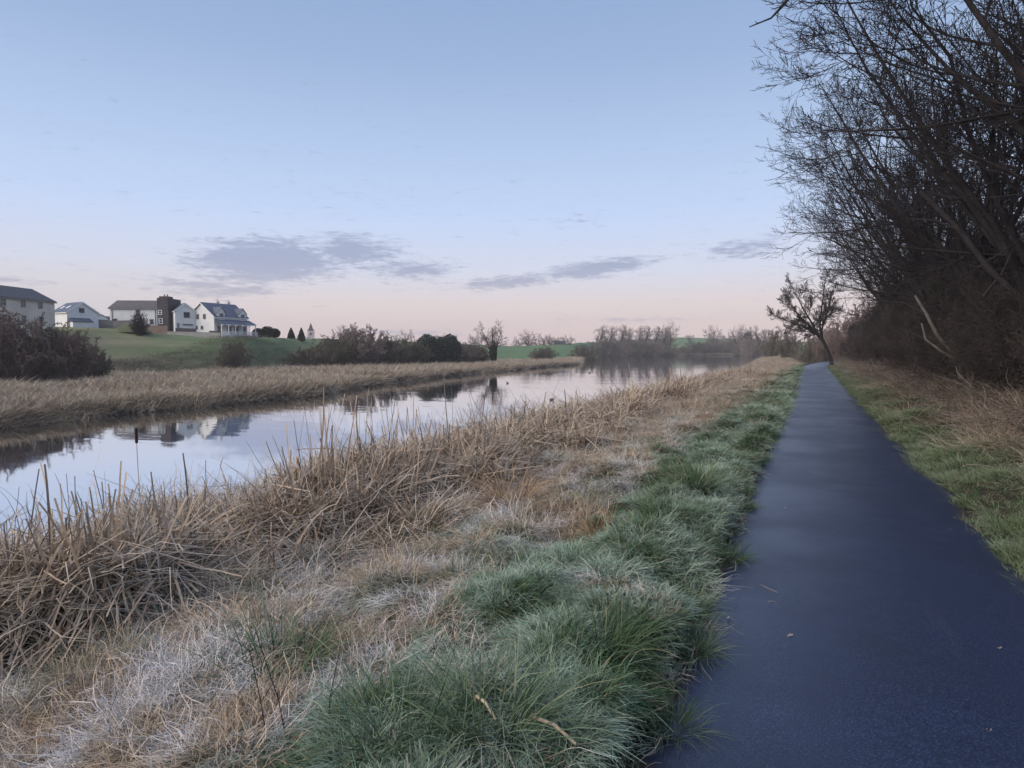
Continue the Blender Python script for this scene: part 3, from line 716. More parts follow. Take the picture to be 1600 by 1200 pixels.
def tree_meshes(name, stems, levels, split=2, S0=7, rmin=0.004):
    """stems: list of (points, r0, r1); returns trunk mesh and crown mesh"""
    K0 = 9
    P = []; Rr = []
    for pts, r0, r1 in stems:
        pts = np.asarray(pts, float)
        seg = np.r_[0, np.cumsum(np.linalg.norm(np.diff(pts, axis=0), axis=1))]
        t = np.linspace(0, seg[-1], K0)
        q = np.stack([np.interp(t, seg, pts[:, k]) for k in range(3)], -1)
        q[1:-1] = q[1:-1] * 0.5 + (q[:-2] + q[2:]) * 0.25
        q[1:] += rng.normal(0, 0.012 * seg[-1] / K0 * 4, (K0 - 1, 3))
        P.append(q); Rr.append(np.linspace(r0, r1, K0))
    P = np.array(P); Rr = np.array(Rr); L = np.linalg.norm(np.diff(P, axis=1), axis=-1).sum(1)
    gr = [(P, Rr, S0)]
    for li, lv in enumerate(levels):
        P, Rr, L = sprout(P, Rr, L, rmin=rmin, **lv)
        gr.append((P, Rr, 5 if li == 0 else 3))
    a = mesh_np(name + '_trunk', *tubes(gr[:split]))
    c = mesh_np(name + '_crown', *tubes(gr[split:]))
    return a, c
def tree(name, loc, rz, meshes, mt, mc, s, label, cat='tree', group=None, sz=None):
    t = empty(name, loc, rz, label, cat, group); t.scale = (s, s, sz or s)
    if not meshes[0].materials: meshes[0].materials.append(mt)
    if not meshes[1].materials: meshes[1].materials.append(mc)
    link('trunk', meshes[0], None, t); link('crown', meshes[1], None, t)
    return t
def big_stems(h, n, lean, spread, r, fork=0.25):
    """a short bole that forks into n arching stems, leaning along -x"""
    st = []
    b = np.array([lean * h * 0.10, 0, h * fork])
    for i in range(n):
        a_ = 2 * math.pi * (i + R_.random() * 0.6) / n
        sp = spread * (0.6 + 0.7 * R_.random())
        end = np.array([lean * h * 0.62 + math.cos(a_) * sp * h * 0.45, math.sin(a_) * sp * h * 0.45, h * (0.72 + 0.28 * R_.random())])
        midp = b * 0.5 + end * 0.5 + np.array([math.cos(a_) * sp * h * 0.10, math.sin(a_) * sp * h * 0.10, h * 0.02 * R_.random()])
        st.append(([(0.05 * math.cos(a_), 0.05 * math.sin(a_), -0.3), tuple(b * 0.6), tuple(b), tuple(midp), tuple(end)], r * (0.7 + 0.3 * R_.random()), r * 0.05))
    return st
LV = lambda a, b_, c_, d_: [
    dict(n=a, t0=0.28, t1=0.98, ang_=0.85, asd=0.28, ratio=0.34, K=8, up=0.07, nz=0.045, rr_=0.50, tipfade=0.45),
    dict(n=b_, t0=0.15, t1=1.0, ang_=0.75, asd=0.28, ratio=0.55, K=7, up=0.07, nz=0.05, rr_=0.48, tipfade=0.4),
    dict(n=c_, t0=0.15, t1=1.0, ang_=0.65, asd=0.28, ratio=0.52, K=5, up=0.10, nz=0.06, rr_=0.55, tipfade=0.4),
    dict(n=d_, t0=0.2, t1=1.0, ang_=0.6, asd=0.25, ratio=0.50, K=4, up=0.10, nz=0.06, rr_=0.7, tipfade=0.3)]
bigA = tree_meshes('alder_a', big_stems(12.0, 8, -0.34, 0.62, 0.17), LV(11, 8, 6, 3), 3, rmin=0.0075)
bigB = tree_meshes('alder_b', big_stems(11.0, 8, -0.40, 0.60, 0.16), LV(11, 8, 6, 3), 3, rmin=0.0075)
rowt = [(7.6, 10.5, bigB, 0.95, 0.3, 'large bare tree overhanging the path nearest the viewer, mostly beyond the right edge'),
        (6.0, 14.5, bigA, 0.95, -0.2, 'large bare tree whose dark limbs fill the upper right sky'),
        (5.3, 19.5, bigB, 1.05, 0.25, 'large bare tree leaning left over the path, second along the thicket'),
        (5.1, 25.0, bigA, 1.0, -0.5, 'bare tree with arching limbs, third along the thicket on the right'),
        (5.2, 32.0, bigB, 1.05, 0.35, 'bare twiggy tree, fourth along the thicket on the right'),
        (5.8, 41.0, bigA, 1.0, 0.0, 'bare twiggy tree further down the path, fifth along the thicket'),
        (6.0, 52.0, bigB, 0.95, 0.2, 'bare twiggy tree near the far bend, just before the small leaning tree'),
        (10.5, 24.0, bigA, 1.0, 1.4, 'bare tree rising behind the front row, seen through its limbs at the right edge'),
]
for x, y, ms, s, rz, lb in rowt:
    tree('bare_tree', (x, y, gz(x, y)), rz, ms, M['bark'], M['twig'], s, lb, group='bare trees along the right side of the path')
# the small leaning tree by the bend
lean_st = [([(0, 0, -0.3), (-0.5, 0, 1.6), (-1.7, 0, 3.4), (-2.6, 0.4, 5.2), (-3.6, 1.0, 7.4)], 0.17, 0.03),
           ([(0, 0, -0.3), (-0.5, 0, 1.6), (-1.7, 0, 3.4), (-3.3, -0.3, 4.6), (-4.9, -0.6, 6.2)], 0.17, 0.03),
           ([(0, 0, -0.3), (-0.5, 0, 1.6), (-1.6, 0, 3.3), (-1.4, -0.4, 5.6), (-1.5, -0.8, 8.2)], 0.17, 0.03),
           ([(0, 0, -0.3), (-0.5, 0, 1.6), (-1.7, 0, 3.4), (-3.4, 0.5, 4.0), (-5.2, 0.9, 4.8)], 0.15, 0.03),
           ([(0, 0, -0.3), (-0.5, 0, 1.6), (-1.5, 0, 3.1), (-0.4, 0.6, 5.0), (0.4, 1.0, 7.4)], 0.15, 0.03)]
leanM = tree_meshes('leaning', lean_st, [dict(n=11, t0=0.42, t1=1.0, ang_=0.85, asd=0.3, ratio=0.22, K=6, up=0.07, nz=0.08, rr_=0.5, tipfade=0.25)] + LV(1, 10, 9, 3)[1:4], 2, rmin=0.014)
x, y, _ = at_z(1302, 571, 0.1)
LEANX = (x, y)
tree('leaning_tree', (x, y, 0.0), YAW, leanM, M['bark'], M['shrub'], 1.0, 'small bare tree with a crooked trunk leaning left over the path end')
# an overhanging branch tip at the top edge
def polytube(name, paths, mat, parent=None, S=5):
    gr = []
    for pts, r0, r1 in paths:
        P = np.array([pts], float); gr.append((P, np.linspace(r0, r1, len(pts))[None, :], S))
    return link(name, mesh_np(name, *tubes(gr)), mat, parent)

bpy.context.view_layer.update()
t0_ = [o for o in C.objects if o.name == 'bare_tree'][0]
pts = [(7.3, 10.4, 6.3), at(1330, -90, 8.5), at(1262, -40, 7.6), at(1228, 2, 7.2), at(1222, 10, 7.2), at(1205, 28, 7.2), at(1171, 42, 7.2)]
br = polytube('branch', [(pts, 0.035, 0.006)], M['bark'], t0_, 5); br.matrix_parent_inverse = t0_.matrix_world.inverted()
for q0, q1, q2 in (((1226, 4), (1212, 5), (1196, 8)), ((1222, 10), (1208, 14), (1204, 12)), ((1216, 18), (1214, 30), (1217, 36)), ((1190, 35), (1182, 36), (1180, 33))):
    sb = polytube('twig', [([at(q0[0], q0[1], 7.2), at(q1[0], q1[1], 7.15), at(q2[0], q2[1], 7.1)], 0.006, 0.003)], M['bark'], br, 3)

# bare shrubs of the thicket, far bushes
def shrub_meshes(name, n0, h, spread, a, b_, c_, r=0.022, rmin=0.006, lo=0.62, hi=0.92, l1=0.42):
    st = []
    for i in range(n0):
        an = R_.random() * 6.283; q_ = spread * math.sqrt(R_.random())
        bx, by = math.cos(an) * q_ * 0.35, math.sin(an) * q_ * 0.35
        hh = h * R_.uniform(lo, hi) * math.sqrt(max(0.12, 1 - 0.8 * (q_ / spread) ** 2))
        st.append(([(bx, by, -0.1), (bx * 1.5, by * 1.5, hh * 0.4), (bx * 2.6, by * 2.6, hh * 0.8), (bx * 3.1, by * 3.1, hh)], r * (0.6 + 0.7 * R_.random()), r * 0.3))
    return tree_meshes(name, st, [dict(n=a, t0=0.08, t1=1.0, ang_=0.75, asd=0.3, ratio=l1, K=5, up=0.04, nz=0.14, rr_=0.6, tipfade=0.45),
                                  dict(n=b_, t0=0.1, t1=1.0, ang_=0.8, asd=0.3, ratio=0.5, K=4, up=0.04, nz=0.15, rr_=0.65, tipfade=0.4),
                                  dict(n=c_, t0=0.1, t1=1.0, ang_=0.8, asd=0.3, ratio=0.5, K=3, up=0.03, nz=0.15, rr_=0.8, tipfade=0.3)], 1, 4, rmin)
shA = shrub_meshes('shrub_a', 30, 3.4, 1.5, 10, 9, 5)
shB = shrub_meshes('shrub_b', 28, 3.0, 1.7, 10, 9, 5)
shC = shrub_meshes('shrub_c', 30, 3.8, 1.4, 10, 9, 5)
for ms, mat in ((shA, M['shrub']), (shB, M['shrub_red']), (shC, M['shrub'])):
    ms[0].materials.append(mat); ms[1].materials.append(mat)
def shrub(x, y, ms, s, sz, rz, label, group, z=None, name='bare_shrub', cat='shrub'):
    t = empty(name, (x, y, gz(x, y) - 0.05 if z is None else z), rz, label, cat, group); t.scale = (s, s, sz)
    link('stem', ms[0], None, t); link('crown', ms[1], None, t)
    return t
yy = 5.0; i = 0
while yy < 92:
    for row, (xr, sc, hz) in enumerate([(4.3, 0.80, 0.78), (6.3, 1.1, 1.12), (9.0, 1.4, 1.30)]):
        if row == 0 and R_.random() < 0.12: continue
        x = xr + R_.uniform(-0.5, 0.5) + float(path_c(yy)) - 0.545; y = yy + R_.uniform(-0.7, 0.7)
        if not in_view(np.array([x]), np.array([y]), 1.25, 2.5)[0]: continue
        lb = ['leafless shrub in the front of the thicket, arching low over the brambles',
              'dark leafless shrub in the middle of the thicket under the bare trees',
              'tall dark leafless shrub at the back of the thicket'][row]
        shrub(x, y, R_.choice([shA, shB, shC]), sc * R_.uniform(0.85, 1.2), hz * R_.uniform(0.85, 1.15) * float(np.interp(y, [10, 20, 40], [1.0, 1.2, 1.65])), R_.random() * 6.28, lb,
              ['front shrubs of the thicket', 'middle shrubs of the thicket', 'back shrubs of the thicket'][row])
    yy += 1.9 + yy * 0.02
# pale leaning bare stems in the thicket
for (pts, r0, lb) in [([(1500, 562, 17), (1465, 525, 17), (1447, 490, 17.2), (1430, 462, 17.5)], 0.07, 'pale leaning trunk with its top bending left in the thicket'),
                      ([(1512, 572, 16.5), (1470, 548, 16.5), (1446, 530, 16.8), (1440, 505, 17)], 0.045, 'thin pale trunk curving up beside the leaning pale trunk'),
                      ([(1600, 470, 15), (1545, 420, 15.5), (1500, 360, 16), (1440, 300, 17)], 0.11, 'thick dark trunk slanting up and left at the right edge')]:
    P3 = [at(*q_) for q_ in pts]
    base = P3[0]; g0 = gz(base[0], base[1])
    P3 = [(base[0] + 0.1, base[1], g0 - 0.1)] + P3
    root = empty('leaning_tree', (base[0], base[1], g0), 0, lb, 'tree')
    loc = [(q_[0] - base[0], q_[1] - base[1], q_[2] - g0) for q_ in P3]
    polytube('stem', [(loc, r0, r0 * 0.5)], M['bark'] if 'dark' in lb else M['pale_bark'], root, 7)
    mid = np.array(loc[-2]); 
    polytube('side_branch', [([tuple(mid), tuple(mid + np.array([-0.5, 0.1, 0.3])), tuple(mid + np.array([-1.1, 0.1, 0.4]))], r0 * 0.35, r0 * 0.12)], M['shrub'], root, 4)
    polytube('side_branch', [([tuple(mid * 0.6), tuple(mid * 0.6 + np.array([0.3, -0.2, 0.5])), tuple(mid * 0.6 + np.array([0.5, -0.3, 1.1]))], r0 * 0.3, r0 * 0.1)], M['shrub'], root, 4)

# far bushes and trees
fbA = shrub_meshes('bush_a', 66, 3.2, 2.0, 8, 7, 4, 0.03, 0.017, 0.78, 0.98, 0.27)
fbB = shrub_meshes('bush_b', 66, 3.2, 2.2, 8, 7, 4, 0.03, 0.017, 0.80, 0.98, 0.25)
for ms, mat in ((fbA, M['far_olive']), (fbB, M['far_twig'])):
    ms[0].materials.append(mat); ms[1].materials.append(mat)
def copy_mesh_mat(ms, mat):
    o = []
    for q_ in ms:
        c_ = q_.copy(); c_.materials.clear(); c_.materials.append(mat); o.append(c_)
    return tuple(o)
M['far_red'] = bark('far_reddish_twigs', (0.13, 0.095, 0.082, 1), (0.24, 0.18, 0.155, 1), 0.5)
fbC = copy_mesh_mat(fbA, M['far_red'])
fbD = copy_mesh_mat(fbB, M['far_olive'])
HB, HW = 3.2, 2.2                               # their height and half width at scale 1
def bush_at(u, vtop, vbase, hw, d, ms, label, group=None, name='bare_bush', cat='bush'):
    x, y, zb = at(u, vbase, d); _, _, zt = at(u, vtop, d)
    zg = gz(x, y)
    zb = min(zb, zg)
    sz = (zt - zb) / HB; s = hw * d / FPX / HW
    return shrub(x, y, ms, s, sz, R_.random() * 6.28, label, group, zb - 0.05, name, cat)
G1 = 'bare bushes at the left edge across the water'
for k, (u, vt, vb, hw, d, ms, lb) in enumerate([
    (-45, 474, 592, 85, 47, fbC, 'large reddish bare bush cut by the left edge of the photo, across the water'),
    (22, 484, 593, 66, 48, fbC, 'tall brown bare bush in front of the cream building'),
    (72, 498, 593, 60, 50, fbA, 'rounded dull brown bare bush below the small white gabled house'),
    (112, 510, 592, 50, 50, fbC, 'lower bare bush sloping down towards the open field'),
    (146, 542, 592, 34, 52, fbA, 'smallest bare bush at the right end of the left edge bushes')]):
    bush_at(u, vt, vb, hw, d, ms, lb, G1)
bush_at(368, 528, 577, 30, 78, fbA, 'single round bare bush standing alone on the field')
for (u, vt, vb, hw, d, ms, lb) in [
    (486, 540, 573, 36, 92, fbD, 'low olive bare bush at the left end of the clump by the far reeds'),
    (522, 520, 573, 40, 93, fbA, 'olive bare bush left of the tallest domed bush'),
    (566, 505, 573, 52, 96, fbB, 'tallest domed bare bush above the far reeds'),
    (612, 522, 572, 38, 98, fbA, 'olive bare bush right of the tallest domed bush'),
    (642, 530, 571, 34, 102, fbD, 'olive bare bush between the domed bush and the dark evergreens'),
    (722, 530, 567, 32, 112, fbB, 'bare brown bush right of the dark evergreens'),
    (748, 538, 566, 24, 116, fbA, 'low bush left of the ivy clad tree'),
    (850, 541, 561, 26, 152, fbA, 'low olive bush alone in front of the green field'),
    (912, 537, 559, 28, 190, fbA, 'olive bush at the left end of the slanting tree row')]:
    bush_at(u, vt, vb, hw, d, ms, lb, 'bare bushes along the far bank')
# leaf clouds
def leaf_cloud(name, P, size, mat, parent=None):
    n = len(P)
    a_ = unit(rng.normal(0, 1, (n, 3))); b_ = unit(np.cross(a_, rng.normal(0, 1, (n, 3))))
    s = size * rng.uniform(0.6, 1.4, n)[:, None]
    V = np.stack([P - a_ * s, P + b_ * s * 0.6, P + a_ * s, P - b_ * s * 0.6], 1)
    return link(name, mesh_np(name, V.reshape(-1, 3), np.arange(n * 4).reshape(n, 4), None, False), mat, parent)
def blob_points(n, r, h, lump=0.25, power=0.45, conic=0.0):
    v = unit(rng.normal(0, 1, (n, 3)))
    lobes = unit(rng.normal(0, 1, (9, 3)))
    k = 1 - lump + lump * 1.4 * np.max(v @ lobes.T, axis=1)
    q_ = v * (rng.random(n) ** power * k)[:, None]
    z = q_[:, 2] * 0.5 + 0.5
    tp = 1 - conic * np.clip(z, 0, 1)
    return np.stack([q_[:, 0] * r * tp, q_[:, 1] * r * tp, z * h], -1)
def cone_points(n, r, h):
    z = rng.random(n) ** 1.2; q_ = np.sqrt(rng.random(n)) * r * (1 - z ** 1.7); a_ = rng.uniform(0, 6.283, n)
    return np.stack([q_ * np.cos(a_), q_ * np.sin(a_), z * h * 0.97 + 0.02], -1)
def leafy(name, u, vt, vb, hw, d, n, size, mat, label, cat, group=None, conic=0.0, lump=0.3, power=0.45):
    x, y, zb = at(u, vb, d); zt = at(u, vt, d)[2]
    zb = min(zb, gz(x, y))
    h = zt - zb
    root = empty(name, (x, y, zb), 0, label, cat, group)
    leaf_cloud('crown', cone_points(n, hw * d / FPX, h) if conic > 0.5 else blob_points(n, hw * d / FPX, h, lump, power, conic) + np.array([0, 0, 0.05]), size, mat, root)
    polytube('trunk', [([(0, 0, -0.2), (0.03, 0, h * 0.4), (0, 0.02, h * 0.7)], 0.05 * h * 0.6, 0.02 * h)], M['bark'], root, 5)
    return root
for (u, vt, vb, hw, d, lb) in [(665, 524, 569, 20, 106, 'dark evergreen bush left of the pair above the far reeds'),
                               (683, 527, 568, 18, 108, 'dark evergreen bush with a ragged top in the middle of its clump'),
                               (703, 525, 567, 17, 110, 'dark evergreen bush at the right end of its clump')]:
    leafy('evergreen_bush', u, vt, vb, hw, d, 6500, 0.15, M['dark_green'], lb, 'bush', 'dark evergreens above the far reeds')
for (u, vt, vb, hw, d, lb) in [(404, 514, 526, 9, 97, 'dark hedge shrub beside the veranda house'), (418, 511, 526, 10, 98, 'dark hedge shrub in the middle behind the veranda house'),
                               (429, 514, 526, 8, 99, 'dark hedge shrub at the right end, towards the clipped yews')]:
    leafy('hedge_shrub', u, vt, vb, hw, d, 3000, 0.10, M['dark_green'], lb, 'shrub', 'dark hedge shrubs right of the veranda house')
for u, lb in ((455, 'left of the two clipped conical yews on the skyline'), (471, 'right of the two clipped conical yews, next to the church')):
    leafy('clipped_yew', u, 512, 527, 6.2, 110, 3600, 0.10, M['yew'], lb, 'tree', 'pair of clipped yews', conic=0.62, lump=0.05, power=0.3)

def round_stems(h, n, r):
    st = []
    for i in range(n):
        a_ = 2 * math.pi * (i + 0.5 * R_.random()) / n; sp = h * (0.25 + 0.18 * R_.random())
        st.append(([(0, 0, -0.2), (0, 0, h * 0.22), (math.cos(a_) * sp * 0.35, math.sin(a_) * sp * 0.35, h * 0.5), (math.cos(a_) * sp, math.sin(a_) * sp, h * (0.75 + 0.2 * R_.random()))], r, r * 0.2))
    return st
LF = [dict(n=8, t0=0.4, t1=1.0, ang_=0.75, asd=0.25, ratio=0.34, K=5, up=0.03, nz=0.1, rr_=0.55, tipfade=0.35),
      dict(n=7, t0=0.15, t1=1.0, ang_=0.8, asd=0.25, ratio=0.5, K=4, up=0.03, nz=0.12, rr_=0.6, tipfade=0.35),
      dict(n=6, t0=0.15, t1=1.0, ang_=0.8, asd=0.25, ratio=0.55, K=3, up=0.02, nz=0.12, rr_=0.75, tipfade=0.3)]
ftA = tree_meshes('far_tree_a', round_stems(10, 6, 0.22), LF, 2, 5, 0.028)
ftB = tree_meshes('far_tree_b', round_stems(10, 5, 0.2), LF, 2, 5, 0.028)
def far_tree(u, vt, vb, d, ms, label, group=None, w=1.0, mat=None):
    x, y, zb = at(u, vb, d); zt = at(u, vt, d)[2]
    zb = min(zb, gz(x, y))
    t = tree('bare_tree', (x, y, zb), R_.random() * 6.28, ms, M['bark'], M['far_twig'], (zt - zb) / 10 * w, label, 'tree', group, (zt - zb) / 10)
    return t
t = far_tree(771, 510, 566, 112, ftA, 'bare round topped tree with dark ivy on its trunk by the far bank', None, 1.0)
hI = 0.5 * 10
pi_ = blob_points(4200, 1.0, 6.6, 0.3, 0.6); pi_[:, 2] *= 1.0
leaf_cloud('ivy', pi_, 0.16, M['ivy'], t)
fork = blob_points(1500, 1.0, 2.0, 0.2, 0.5)
G = 'bare trees on the far skyline'
for (u, vt, vb, d, w, lb) in [(826, 520, 556, 235, 1.0, 'small round bare tree standing on the crest of the green field'),
                              (845, 526, 556, 240, 1.2, 'low bare tree just right of the round tree on the field crest'),
                              (808, 530, 556, 232, 1.1, 'low bare tree just left of the round tree on the field crest'),
                              (863, 525, 556, 245, 1.0, 'bare tree right of the dark roofed house on the crest'),
                              (888, 525, 556, 255, 0.8, 'slim bare tree between the field crest and the slanting row'),
                              (1043, 510, 553, 300, 0.8, 'tall bare tree at the right end of the slanting row'),
                              (1077, 523, 530, 395, 1.3, 'tiny bare tree alone on the distant hill'),
                              (1115, 514, 555, 330, 0.9, 'round bare tree right of the hill field'),
                              (1140, 522, 555, 340, 0.9, 'lower bare tree between two round ones beyond the water'),
                              (1153, 513, 555, 335, 0.9, 'round bare tree further right beyond the water'),
                              (1173, 516, 555, 335, 1.0, 'bare tree left of the dark ivied one beyond the water'),
                              (1190, 512, 556, 280, 0.9, 'bare tree left of the pale willows near the path end'),
                              (540, 518, 572, 100, 0.9, 'bare tree rising behind the domed bush on its left'),
                              (640, 520, 560, 140, 0.8, 'thin bare tree behind the dark evergreens'),
                              (700, 522, 560, 150, 0.9, 'thin bare tree seen over the right end of the evergreens'),
                              (745, 524, 560, 150, 0.8, 'thin bare tree just left of the ivy clad tree')]:
    far_tree(u, vt, vb, d, ftA if R_.random() < 0.5 else ftB, lb, G, w)
# slanting windswept row: trunks lean right with flat one-sided heads
def windswept(seed):
    st = []
    for i in range(3):
        b0 = R_.uniform(-0.3, 0.3)
        st.append(([(0, 0, -0.2), (0.8 + 0.3 * R_.random(), b0, 4), (2.2 + 0.6 * R_.random(), b0 * 2, 7.4), (2.7 + 0.5 * i, b0 * 3, 8.8), (1.2 + 1.3 * i, b0 * 5, 9.7)], 0.22, 0.06))
    return tree_meshes('windswept', st, [dict(n=12, t0=0.42, t1=1.0, ang_=0.9, asd=0.3, ratio=0.30, K=5, up=0.02, nz=0.1, rr_=0.55, tipfade=0.35)] + LF[1:], 2, 5, 0.03)
ws = windswept(1)
WL = ['leftmost leaning tree of the slanting windswept row', 'second from the left of the slanting windswept row', 'third from the left of the slanting windswept row', 'fourth from the left of the slanting windswept row',
      'fifth from the left of the slanting windswept row', 'sixth from the left of the slanting windswept row', 'seventh from the left of the slanting windswept row', 'rightmost leaning tree of the slanting windswept row']
for k, u in enumerate([931, 944, 962, 973, 990, 1001, 1017, 1031]):
    d = 296 + (k * 7) % 11; x, y, zb = at(u, 552, d); zt = at(u, 516 + R_.uniform(-2, 3), d)[2]; zb = min(zb, gz(x, y))
    tree('windswept_tree', (x, y, zb), YAW + R_.uniform(-0.3, 0.3), ws, M['bark'], M['far_twig'], (zt - zb) / 10 * R_.uniform(0.75, 1.0), WL[k], 'tree', 'slanting row of windswept trees', (zt - zb) / 10)
# understorey beyond the water
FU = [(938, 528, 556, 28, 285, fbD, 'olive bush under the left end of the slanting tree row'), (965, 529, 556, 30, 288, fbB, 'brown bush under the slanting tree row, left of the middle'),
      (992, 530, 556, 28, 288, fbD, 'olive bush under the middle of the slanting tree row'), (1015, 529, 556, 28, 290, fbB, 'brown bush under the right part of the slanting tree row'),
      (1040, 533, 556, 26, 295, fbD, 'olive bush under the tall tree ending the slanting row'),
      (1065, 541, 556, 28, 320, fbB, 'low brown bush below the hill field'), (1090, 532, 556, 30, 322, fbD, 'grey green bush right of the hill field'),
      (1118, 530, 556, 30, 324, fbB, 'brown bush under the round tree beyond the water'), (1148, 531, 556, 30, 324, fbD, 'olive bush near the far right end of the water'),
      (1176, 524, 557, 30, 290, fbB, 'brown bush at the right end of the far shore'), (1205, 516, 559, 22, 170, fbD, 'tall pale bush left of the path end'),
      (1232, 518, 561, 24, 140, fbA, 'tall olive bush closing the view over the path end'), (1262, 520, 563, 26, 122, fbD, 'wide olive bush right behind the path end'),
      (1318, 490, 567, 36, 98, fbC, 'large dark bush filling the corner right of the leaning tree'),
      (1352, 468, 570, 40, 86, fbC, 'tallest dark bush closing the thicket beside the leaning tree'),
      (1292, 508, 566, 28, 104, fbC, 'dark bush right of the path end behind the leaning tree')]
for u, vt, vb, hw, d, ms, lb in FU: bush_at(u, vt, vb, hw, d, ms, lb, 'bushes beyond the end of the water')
leafy('ivied_tree', 1168, 518, 556, 9, 325, 1500, 0.4, M['ivy'], 'dark ivy covered tree among the bare ones beyond the water', 'tree', None, 0.2)

# ------------------------------------------------------------------ houses
def lrot(rz): return Matrix.Rotation(rz, 4, 'Z')
def window(parent, face, L, W, p, z, w, h, frame, mull=True):
    """frame of four bars with a pane set back in it; face: front(-y) back(+y) left(-x) right(+x) of a L x W box"""
    def put(mb, a0, a1, z0, z1, o0, o1):
        if face == 'front': mb.box(a0, a1, -W / 2 - o1, -W / 2 - o0, z0, z1)
        elif face == 'back': mb.box(a0, a1, W / 2 + o0, W / 2 + o1, z0, z1)
        elif face == 'left': mb.box(-L / 2 - o1, -L / 2 - o0, a0, a1, z0, z1)
        else: mb.box(L / 2 + o0, L / 2 + o1, a0, a1, z0, z1)
    fr, pa, t = MB(), MB(), 0.12
    put(fr, p - w / 2, p - w / 2 + t, z, z + h, 0.003, 0.09); put(fr, p + w / 2 - t, p + w / 2, z, z + h, 0.003, 0.09)
    put(fr, p - w / 2 + t, p + w / 2 - t, z, z + t, 0.003, 0.09); put(fr, p - w / 2 + t, p + w / 2 - t, z + h - t, z + h, 0.003, 0.09)
    if mull: put(fr, p - w / 2 + t, p + w / 2 - t, z + h / 2 - 0.05, z + h / 2 + 0.05, 0.004, 0.08)
    put(pa, p - w / 2 + t, p + w / 2 - t, z + t, z + h - t, 0.002, 0.03)
    f = fr.build('window', frame, parent); pa.build('pane', M['glass'], f)
    return f
def gable(parent, L, W, e, rdg, wall, roof, over=0.3, x0=None, x1=None, hip=(0, 0), trim=None):
    """ridge along x; front eave at -y"""
    a, b_ = -L / 2, L / 2
    MB().prism([(-W / 2, -1.5), (W / 2, -1.5), (W / 2, e), (0, rdg), (-W / 2, e)], 'x', a, b_).build('wall', wall, parent)
    sl = (rdg - e) / (W / 2); o = over; th = 0.14
    r = MB()
    for s in (-1, 1):
        lo = [(a - o, s * (W / 2 + o), e - sl * o + 0.01), (b_ + o, s * (W / 2 + o), e - sl * o + 0.01), (b_ + o, s * 0.01, rdg + 0.01), (a - o, s * 0.01, rdg + 0.01)]
        r.hexa(lo, [(q_[0], q_[1], q_[2] + th) for q_ in lo])
    ro = r.build('roof', roof, parent)
    if trim:
        for s in (-1, 1):
            for xe in (a - o - 0.05, b_ + o + 0.01):
                lo = [(xe, s * (W / 2 + o), e - sl * o - 0.16), (xe + 0.04, s * (W / 2 + o), e - sl * o - 0.16), (xe + 0.04, s * 0.01, rdg - 0.16), (xe, s * 0.01, rdg - 0.16)]
                MB().hexa(lo, [(q_[0], q_[1], q_[2] + 0.30) for q_ in lo]).build('bargeboard', trim, parent)
    for s in (-1, 1):
        MB().box(a - o, b_ + o, s * (W / 2 + o) - 0.06, s * (W / 2 + o) + 0.06, e - sl * o - 0.14, e - sl * o + 0.02).build('gutter', trim or M['grey_frame'], parent)
    return ro
def chimney(roof, x, y, z0, z1, w, mat, pots=2):
    c = MB().box(x - w / 2, x + w / 2, y - w / 2, y + w / 2, z0, z1); c.box(x - w / 2 - 0.07, x + w / 2 + 0.07, y - w / 2 - 0.07, y + w / 2 + 0.07, z1 - 0.25, z1 - 0.1)
    for k in range(pots):
        px = x + (k - (pots - 1) / 2) * 0.45
        c.prism([(px + 0.13 * math.cos(i * 1.047), y + 0.13 * math.sin(i * 1.047)) for i in range(6)], 'z', z1, z1 + 0.45)
    return c.build('chimney', mat, roof)
HS = 0.665
def house_root(name, u, v, d, rz, label):
    x, y, z = at(u, v, d * HS)
    t = empty(name, (x, y, z), rz, label, 'house'); t.scale = (HS, HS, HS)
    return t
# long cream building at the left edge: ridge runs away from the camera
bx, by = wxy(-84 * HS, 97 * HS)
H1 = empty('long_house', (bx, by, CAMZ + (5.0 - CAMZ) * HS), YAW + math.pi / 2, 'long cream building with dark slate roof cut by the left edge of the photo', 'house')
H1.scale = (HS, HS, HS)
gable(H1, 31, 8, 4.9, 7.0, M['cream_wall'], M['dark_slate'], 0.25)
for p_ in (12.1, 8.3, 4.2, 0.2, -4, -8, -12): window(H1, 'front', 31, 8, p_, 3.5, 0.95, 1.15, M['grey_frame'])
for p_ in (12.1, 8.3, 4.2, 0.2): window(H1, 'front', 31, 8, p_, 1.0, 0.95, 1.2, M['grey_frame'])
# small white gabled house
H2 = house_root('gabled_house', 118, 506, 128, YAW + rad(-32), 'small white house with slate roof and gable facing right, behind the left bushes')
ro = gable(H2, 6.2, 5.6, 2.2, 4.1, M['white_wall'], M['slate'], 0.2, trim=M['white_paint'])
window(H2, 'right', 6.2, 5.6, -0.2, 2.1, 0.9, 0.9, M['blue_frame'])
for p_ in (-1.8, 0.6):
    sk = MB(); sl = (4.1 - 2.2) / 2.8
    lo = [(p_, -1.9, 4.1 - 1.9 * sl + 0.17), (p_ + 0.8, -1.9, 4.1 - 1.9 * sl + 0.17), (p_ + 0.8, -1.2, 4.1 - 1.2 * sl + 0.17), (p_, -1.2, 4.1 - 1.2 * sl + 0.17)]
    sk.hexa(lo, [(q_[0], q_[1], q_[2] + 0.05) for q_ in lo]); sk.build('skylight', M['white_paint'], ro)
lt = MB(); lt.hexa([(3.1, -2.6, 0.9), (4.6, -2.6, 0.2), (4.6, 1.2, 0.2), (3.1, 1.2, 0.9)], [(3.1, -2.6, 1.05), (4.6, -2.6, 0.35), (4.6, 1.2, 0.35), (3.1, 1.2, 1.05)])
lt.build('lean_to_roof', M['slate'], H2)
